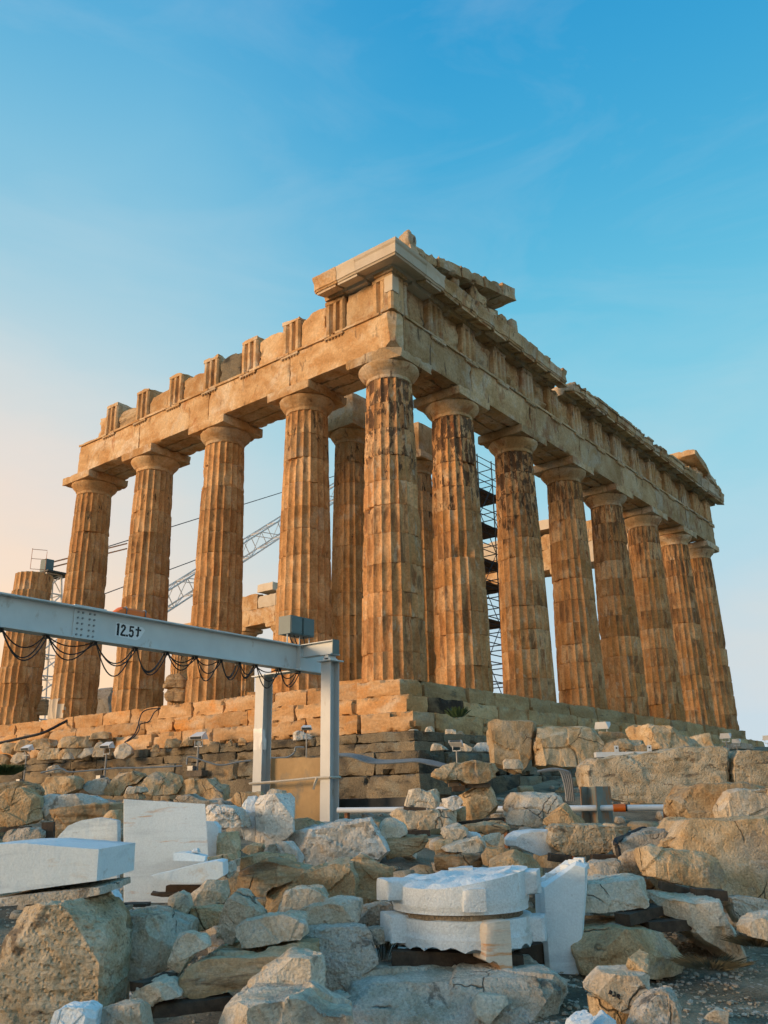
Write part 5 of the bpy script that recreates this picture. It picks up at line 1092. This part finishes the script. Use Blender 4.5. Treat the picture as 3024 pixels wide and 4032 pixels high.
lamp('t2', (1260, 240), 22.0, 84, fy, 'floodlight seen between the two gantry legs', 1.05, tilt=.1)
lamp('t3', (1030, 255), 19.0, 105, fy-.4, 'white floodlight on a thin stem above the lens-shaped capstone', .95, base=False)
lamp('t4', (600, 84), 18.8, 90, fy+2.6, 'floodlight on the step above the cracked tan block', .45, base=False)
lamp('t4', (1385, 152), 27, 66, fy+2.6, 'left one of the two small floodlights near the far right corner column', .6, base=False)
lamp('t4', (1455, 186), 27.5, 52, fy+2.6, 'right one of the two small floodlights near the far right corner column', .6, base=False)
lamp('t4', (1655, 165), 27, 60, fy+2.6, 'floodlight cut by the right edge of the picture', .9, base=False)

# ------------------------------------------------------------------ hoses and cables
def hose(name, label, ptsets, r, mat, cat='hose'):
    c = np.array(ptsets[0][0]); V, F = [], []
    for pts in ptsets:
        pts = np.array(pts, float); t = np.linspace(0, len(pts)-1, (len(pts)-1)*6+1); i = np.clip(t.astype(int), 0, len(pts)-2); f = t-i
        g_ = lambda k: pts[np.clip(k, 0, len(pts)-1)]
        a, b, c_, d = g_(i-1), g_(i), g_(i+1), g_(i+2); f = f[:, None]
        q = .5*((2*b)+(-a+c_)*f+(2*a-5*b+4*c_-d)*f**2+(-a+3*b-3*c_+d)*f**3); tube(q, r, V, F, 6)
    return tag(link(name, mesh_of(name, np.array(V)-c, F, mat, 50), None, c), label, cat, {'hose': 'grey hoses on the foundation', 'cable': 'cables on the temple steps'}.get(cat))
for k in range(5):
    hose('hose', ['topmost', 'second', 'third', 'fourth', 'lowest'][k]+' grey hose of the bundle sagging along the foundation wall', [[pw('t3', p, 19.6-.06*k) for p in ((60, 350+3*k), (170, 350+6*k), (290, 372+11*k), (400, 400+7*k), (560, 400+5*k), (700, 392+5*k), (820, 405+8*k), (960, 440+6*k))]], .022, 'hose')
    hose('hose', ['leftmost', 'second', 'middle', 'fourth', 'rightmost'][k]+' grey hose hanging over the foundation left of the long pitted block', [[pw('t4', p, 15.3) for p in ((190, 385), (290, 376-2*k), (330+13*k, 378+2*k), (352+13*k, 430), (368+11*k, 500), (375+11*k, 575))]], .022, 'hose')
hose('power_cable', 'thick black cable running down the south steps at the left edge', [[on(x, y, 0, -1.0-(y-2835)*.018) for x, y in ((275, 2832), (240, 2850), (170, 2885), (90, 2905), (0, 2925), (-40, 2930))]], .055, 'cable', 'cable')
for lb_, ps in (('left one of two thin black cables hanging down the south steps', ((1500, 95), (1400, 100), (1330, 130), (1300, 200), (1290, 250), (1250, 340), (1165, 410))), ('right one of two thin black cables hanging down the south steps', ((1490, 98), (1440, 130), (1390, 215), (1310, 240), (1295, 300), (1250, 360), (1190, 400)))):
    hose('power_cable', lb_, [[pw('t1', p, 27.5-.01*p[1]) for p in ps]], .018, 'cable', 'cable')
for lb_, ps in (('long grey cable lying along the south foundation ledge', [pw('t1', p, 25) for p in ((380, 695), (560, 655), (640, 685), (760, 680), (900, 668), (1100, 650), (1300, 648), (1500, 640), (1700, 630))]),
                ('grey cable looping from the floodlight left of the far gantry leg', [pw('t2', p, 24.5) for p in ((280, 540), (290, 480), (360, 490), (450, 520), (560, 545), (700, 520), (820, 505))]),
                ('grey cable looping to the floodlight between the gantry legs', [pw('t2', p, 22) for p in ((970, 485), (1100, 480), (1160, 440), (1170, 400), (1240, 400))])): hose('power_cable', lb_, [ps], .024, 'hose', 'cable')
hose('strap', 'black strap slung over the flat grey block', [[pw('t4', p, D_) for p, D_ in (((712, 945), 9.5), ((700, 880), 9.5), ((690, 828), 9.55), ((760, 800), 9.9), ((860, 752), 10.3), ((905, 770), 10.3))]], .03, 'cable', 'strap')

# ------------------------------------------------------------------ derrick crane inside the temple
cr = empty('derrick_crane', (8, 30, 0)); tag(cr, 'white lattice derrick crane rising behind the south columns', 'crane')
def crp(name, V, F, mat): return link(name, mesh_of(name, np.array(V)-np.array([8, 30, 0]), F, mat), cr)
j0 = on(560, 2422, 1, 30); j1 = on(1620, 1745, 1, 30); d = (j1-j0)/np.linalg.norm(j1-j0); nz_ = np.cross(d, [0, 1, 0]); nz_ = nz_ if nz_[2] > 0 else -nz_
n = 18; ln = np.linalg.norm(j1-j0); ch = []; br_ = []; hw = .58
cs = [(-.55, -hw), (-.55, hw), (.55, -hw), (.55, hw)]
def jp(i, k): return j0+d*ln*i/n+np.array([0, 1, 0])*cs[k][0]*1.1+nz_*cs[k][1]
V, F = [], []
for k in range(4): bars([(jp(0, k), jp(n, k))], .06, V, F, 5)
crp('jib_chord', V, F, 'crane'); V, F = [], []
for i in range(n):
    for a, b in ((0, 1), (2, 3), (0, 2), (1, 3)):
        bars([(jp(i, a), jp(i+1, b)) if i % 2 else (jp(i, b), jp(i+1, a))], .032, V, F, 4); bars([(jp(i, a), jp(i, b))], .04, V, F, 4)
crp('jib_lacing', V, F, 'crane')
m0 = on(215, 2268, 1, 30); V, F = [], []; mb = [(m0[0]+sx*1.0, 30+sy*1.0) for sx, sy in ((-1, -1), (1, -1), (1, 1), (-1, 1))]; q = 0
tops = [(m0[0]+sx*.45-.3, 30+sy*.45) for sx, sy in ((-1, -1), (1, -1), (1, 1), (-1, 1))]; zt_ = m0[2]
lv = lambda k, f: np.array([mb[k][0]+(tops[k][0]-mb[k][0])*f+f*0, mb[k][1]+(tops[k][1]-mb[k][1])*f, zt_*f])
for k in range(4):
    bars([(lv(k, 0), lv(k, 1))], .07, V, F, 5)
    for i in range(8): bars([(lv(k, i/8), lv((k+1) % 4, (i+1)/8)), (lv(k, (i+1)/8), lv((k+1) % 4, (i+1)/8))], .04, V, F, 4)
crp('mast', V, F, 'crane')
V, F = box_vf((m0[0]-.9, 29.2, zt_+.02), (m0[0]+.7, 30.8, zt_+.10)); crp('mast_platform', V, F, 'steel_dark')
V, F = box_vf((m0[0]-.80, 29.7, zt_+.12), (m0[0]-.30, 30.3, zt_+.85)); crp('winch_head', V, F, 'box')
V, F = [], []
for x0, x1, zz in ((m0[0]-2.1, m0[0]-1.2, zt_-.15), (m0[0]+.3, m0[0]+1.1, zt_-.45)):
    for z in (0, .6, 1.15): bars([((x0, 29, zz+z), (x1, 29, zz+z+.12))], .016, V, F, 4)
    for x in (x0, x1): bars([((x, 29, zz), (x, 29, zz+1.2))], .016, V, F, 4)
crp('platform_rail', V, F, 'crane_rail')
V, F = [], []
bars([(on(200, 2215, 1, 30), on(500, 2140, 1, 30)), (on(210, 2232, 1, 30), on(500, 2160, 1, 30))], .045, V, F, 5); crp('back_stay', V, F, 'crane_rail')
V, F = [], []; bars([(on(400, 2160, 1, 30), on(1620, 1780, 1, 30)), (on(300, 2380, 1, 30), on(770, 2205, 1, 30))], .03, V, F, 4); crp('hoist_rope', V, F, 'steel_dark')

# ------------------------------------------------------------------ scaffold tower behind the east columns
sf = empty('scaffold_tower', (17, 8, .7)); tag(sf, 'dark tube scaffold tower behind the second and third east columns', 'scaffold')
def sfp(name, V, F, mat): return link(name, mesh_of(name, np.array(V)-np.array([17, 8, .7]), F, mat), sf)
X0, X1, Y0, Y1 = 14.6, 18.8, 6.6, 9.2; V, F = [], []
xsn = np.linspace(X0, X1, 4)
for x in xsn:
    for y in (Y0, Y1): bars([((x, y, .0), (x, y, 14.0))], .035, V, F, 5)
sfp('upright', V, F, 'scaffold'); V, F = [], []
for z in np.arange(1.2, 14, .95):
    for y in (Y0, Y1): bars([((X0-.3, y, z), (X1+.3, y, z)), ((X0-.3, y, z+.35), (X1+.3, y, z+.35))], .028, V, F, 4)
    for x in xsn: bars([((x, Y0, z), (x, Y1, z))], .028, V, F, 4)
sfp('ledger', V, F, 'scaffold'); V, F = [], []
for k, z in enumerate(np.arange(1.2, 12.5, 1.9)):
    for a, b in zip(xsn[:-1], xsn[1:]): bars([((a, Y0, z), (b, Y0, z+1.9)) if k % 2 else ((b, Y0, z), (a, Y0, z+1.9))], .026, V, F, 4)
sfp('brace', V, F, 'scaffold')
for z in (5.2, 7.1, 8.3, 10.2, 12.1):
    for i in range(6): V, F = box_vf((X0, Y0+.02+i*.43, z), (X1, Y0+.41+i*.43, z+.05)); sfp('deck_plank', V, F, 'wood')

# ------------------------------------------------------------------ plant tufts, rubble and gravel
def tuft(c, n, h, spread, mat, label, cat='plant', leaf=.02, name='weed_tuft'):
    V = []; F = []; r = random.Random(int(c[0]*1000) & 0xfff)
    for _ in range(n):
        a = r.uniform(0, 6.28); q = r.uniform(0, spread); b = np.array([math.cos(a)*q*.4, math.sin(a)*q*.4, 0]); t = np.array([math.cos(a)*q, math.sin(a)*q, h*r.uniform(.5, 1)]); s_ = np.array([-math.sin(a), math.cos(a), 0])*leaf*r.uniform(.6, 1.4); m_ = (b+t)/2+np.array([0, 0, h*.12]); k = len(V)
        V += [tuple(b-s_*.4), tuple(b+s_*.4), tuple(m_+s_), tuple(t), tuple(m_-s_)]; F.append((k, k+1, k+2, k+3, k+4))
    return tag(link(name, mesh_of(name, V, F, mat), None, c), label, cat)
tuft(pw('t3', (1040, 50), 22.0), 90, .28, .38, 'leaf', 'green leafy weed growing on the third step right of the corner', leaf=.045)
tuft(pw('v4', (840, 940), 7.1), 70, .20, .16, 'dry', 'dry grass tuft beside the timber beam of the drums', leaf=.0018)
tuft(pw('t1', (40, 715), 24.0), 900, .30, .6, 'leaf', 'dull green bush at the left edge of the ledge', leaf=.012)
tuft(pw('v5', (1300, 1150), 7.0), 400, .07, .35, 'dry', 'dry weeds in the shade right of the log-shaped boulder', leaf=.0018)
tuft(pw('v5', (1590, 1010), 7.4), 400, .08, .3, 'dry', 'dry weeds under the right edge stones', leaf=.0018)

def scatter(name, n, fn, mat, kind_label, sub=2):
    bm = bmesh.new(); bmesh.ops.create_icosphere(bm, subdivisions=sub, radius=1); B0 = np.array([v.co[:] for v in bm.verts]); F0 = np.array([[v.index for v in f.verts] for f in bm.faces]); bm.free()
    Vs = []; Fs = []; r = np.random.RandomState(11+n); k = 0
    for i in range(n):
        q = fn(r)
        if q is None: continue
        p, s_ = q; a = r.uniform(0, 6.28); B = np.sign(B0)*np.abs(B0)**.7; B = B*(1+.35*fbm(B0*1.3+i*3.1, 2)+.15*fbm(B0*3+i, 2))[:, None]*np.array([r.uniform(.7, 1.3), r.uniform(.6, 1.1), r.uniform(.4, .8)])*s_
        ca, sa = math.cos(a), math.sin(a); B = np.stack([B[:, 0]*ca-B[:, 1]*sa, B[:, 0]*sa+B[:, 1]*ca, B[:, 2]], 1)+p; Vs.append(B); Fs.append(F0+k); k += len(B0)
    V = np.vstack(Vs); F = [tuple(f) for f in np.vstack(Fs)]
    return tag(link(name, mesh_of(name, V, F, mat, 40)), kind_label, 'rubble', kind='stuff')
def place(dmin, dmax, smin, smax, lmin=-.5, lmax=.5):
    def f(r):
        D = dmin+(dmax-dmin)*r.rand()**.8; l = r.uniform(lmin, lmax)*D; p = CAM+FH*D+RH*l
        if p[0] > -3.6 and p[1] > -3.6: return None
        s_ = smin+(smax-smin)*r.rand()**2.2*min(1, max(.4, (D-5)/6)); return np.array([p[0], p[1], float(ground_z(p[0], p[1]))+s_*.2]), s_
    return f
scatter('rubble', 360, place(9, 26, .06, .34), 'tan', 'loose broken stones lying between the larger blocks')
scatter('rubble', 240, place(8, 24, .05, .26), 'grey', 'grey broken stones lying between the larger blocks')
scatter('rubble', 260, place(6.6, 12, .05, .17, -.4, .12), 'pale', 'small pale chips packed between the foreground blocks')
scatter('gravel', 6000, place(4.8, 12, .006, .032, -.5, .5), 'pale', 'pale gravel on the ground at lower right', 1)
scatter('gravel', 3500, place(4.8, 10, .008, .05, .12, .5), 'grey', 'grey gravel and chips on the ground at lower right', 1)

# smaller broken stones wedged into the hollows between the blocks
Vs, Fs, nv = [], [], 0
for o in col.objects:
    if o.name.split('.')[0] in ('stone_block', 'ground', 'half_drum', 'marble_slab', 'marble_shaft') and o.type == 'MESH':
        me = o.data; n = len(me.vertices); P = np.empty(n*3); me.vertices.foreach_get('co', P); P = P.reshape(-1, 3)+np.array(o.location)
        if o.name != 'ground' and ((P.mean(0)-CAM)@FH > 15): continue
        if o.name == 'ground':
            for p in me.polygons:
                c = p.center
                if abs((c.x-CAM[0])*FH[0]+(c.y-CAM[1])*FH[1]-9) < 6: Fs.append(tuple(nv+q for q in p.vertices))
        else: Fs += [tuple(nv+q for q in p.vertices) for p in me.polygons]
        Vs.append(P); nv += n
drop = BVHTree.FromPolygons([Vector(v) for v in np.vstack(Vs).tolist()], Fs)
shapes = []
for k in range(8):
    bm = bmesh.new(); r = random.Random(k*7+3)
    for _ in range(15):
        v = Vector((r.uniform(-1, 1), r.uniform(-.8, .8), r.uniform(-.6, .6))); bm.verts.new(v.normalized()*Vector((1, .75, .55)).length*.62 if v.length > 1.1 else v)
    h = bmesh.ops.convex_hull(bm, input=bm.verts[:]); bmesh.ops.delete(bm, geom=[v for v in bm.verts if not v.link_faces], context='VERTS')
    bmesh.ops.subdivide_edges(bm, edges=bm.edges[:], cuts=3, use_grid_fill=True); bmesh.ops.triangulate(bm, faces=bm.faces[:])
    P = np.array([v.co[:] for v in bm.verts]); P = P*(1+fbm(P*2+k*9, 3)*.10+fbm(P*7+k, 2)*.03)[:, None]; F = [tuple(v.index for v in f.verts) for f in bm.faces]; bm.free()
    shapes.append((P, F))
meshes = {(k, m): mesh_of('broken_stone', shapes[k][0], shapes[k][1], m, 30) for k in range(8) for m in ('pale', 'grey', 'speckled', 'tan')}
rr = random.Random(21); placed = []
for _ in range(1500):
    if len(placed) >= 50: break
    D = rr.uniform(5.4, 12.5); l = rr.uniform(-.40, .36)*D; p = CAM+FH*D+RH*l
    h = drop.ray_cast(Vector((p[0], p[1], 2.0)), Vector((0, 0, -1)))
    if h[0] is None: continue
    gz = float(ground_z(p[0], p[1])); s_ = rr.uniform(.07, .20)
    if h[0].z-gz > .42 or any((p[0]-q[0])**2+(p[1]-q[1])**2 < (q[2]+s_)**2*1.2 for q in placed): continue
    if l/D > .12 and D < 8 and rr.random() < .7: continue
    placed.append((p[0], p[1], s_))
    o = link('broken_stone', meshes[(rr.randrange(8), rr.choice(('pale', 'pale', 'grey', 'speckled', 'tan')))], None, (p[0], p[1], h[0].z+s_*.35)); o.scale = (s_, s_, s_*rr.uniform(.7, 1.1)); o.rotation_euler = (rr.uniform(-.3, .3), rr.uniform(-.3, .3), rr.uniform(0, 6.28))
    tag(o, 'small broken stone wedged in a hollow between the foreground blocks', 'stone', 'small broken stones between the blocks')
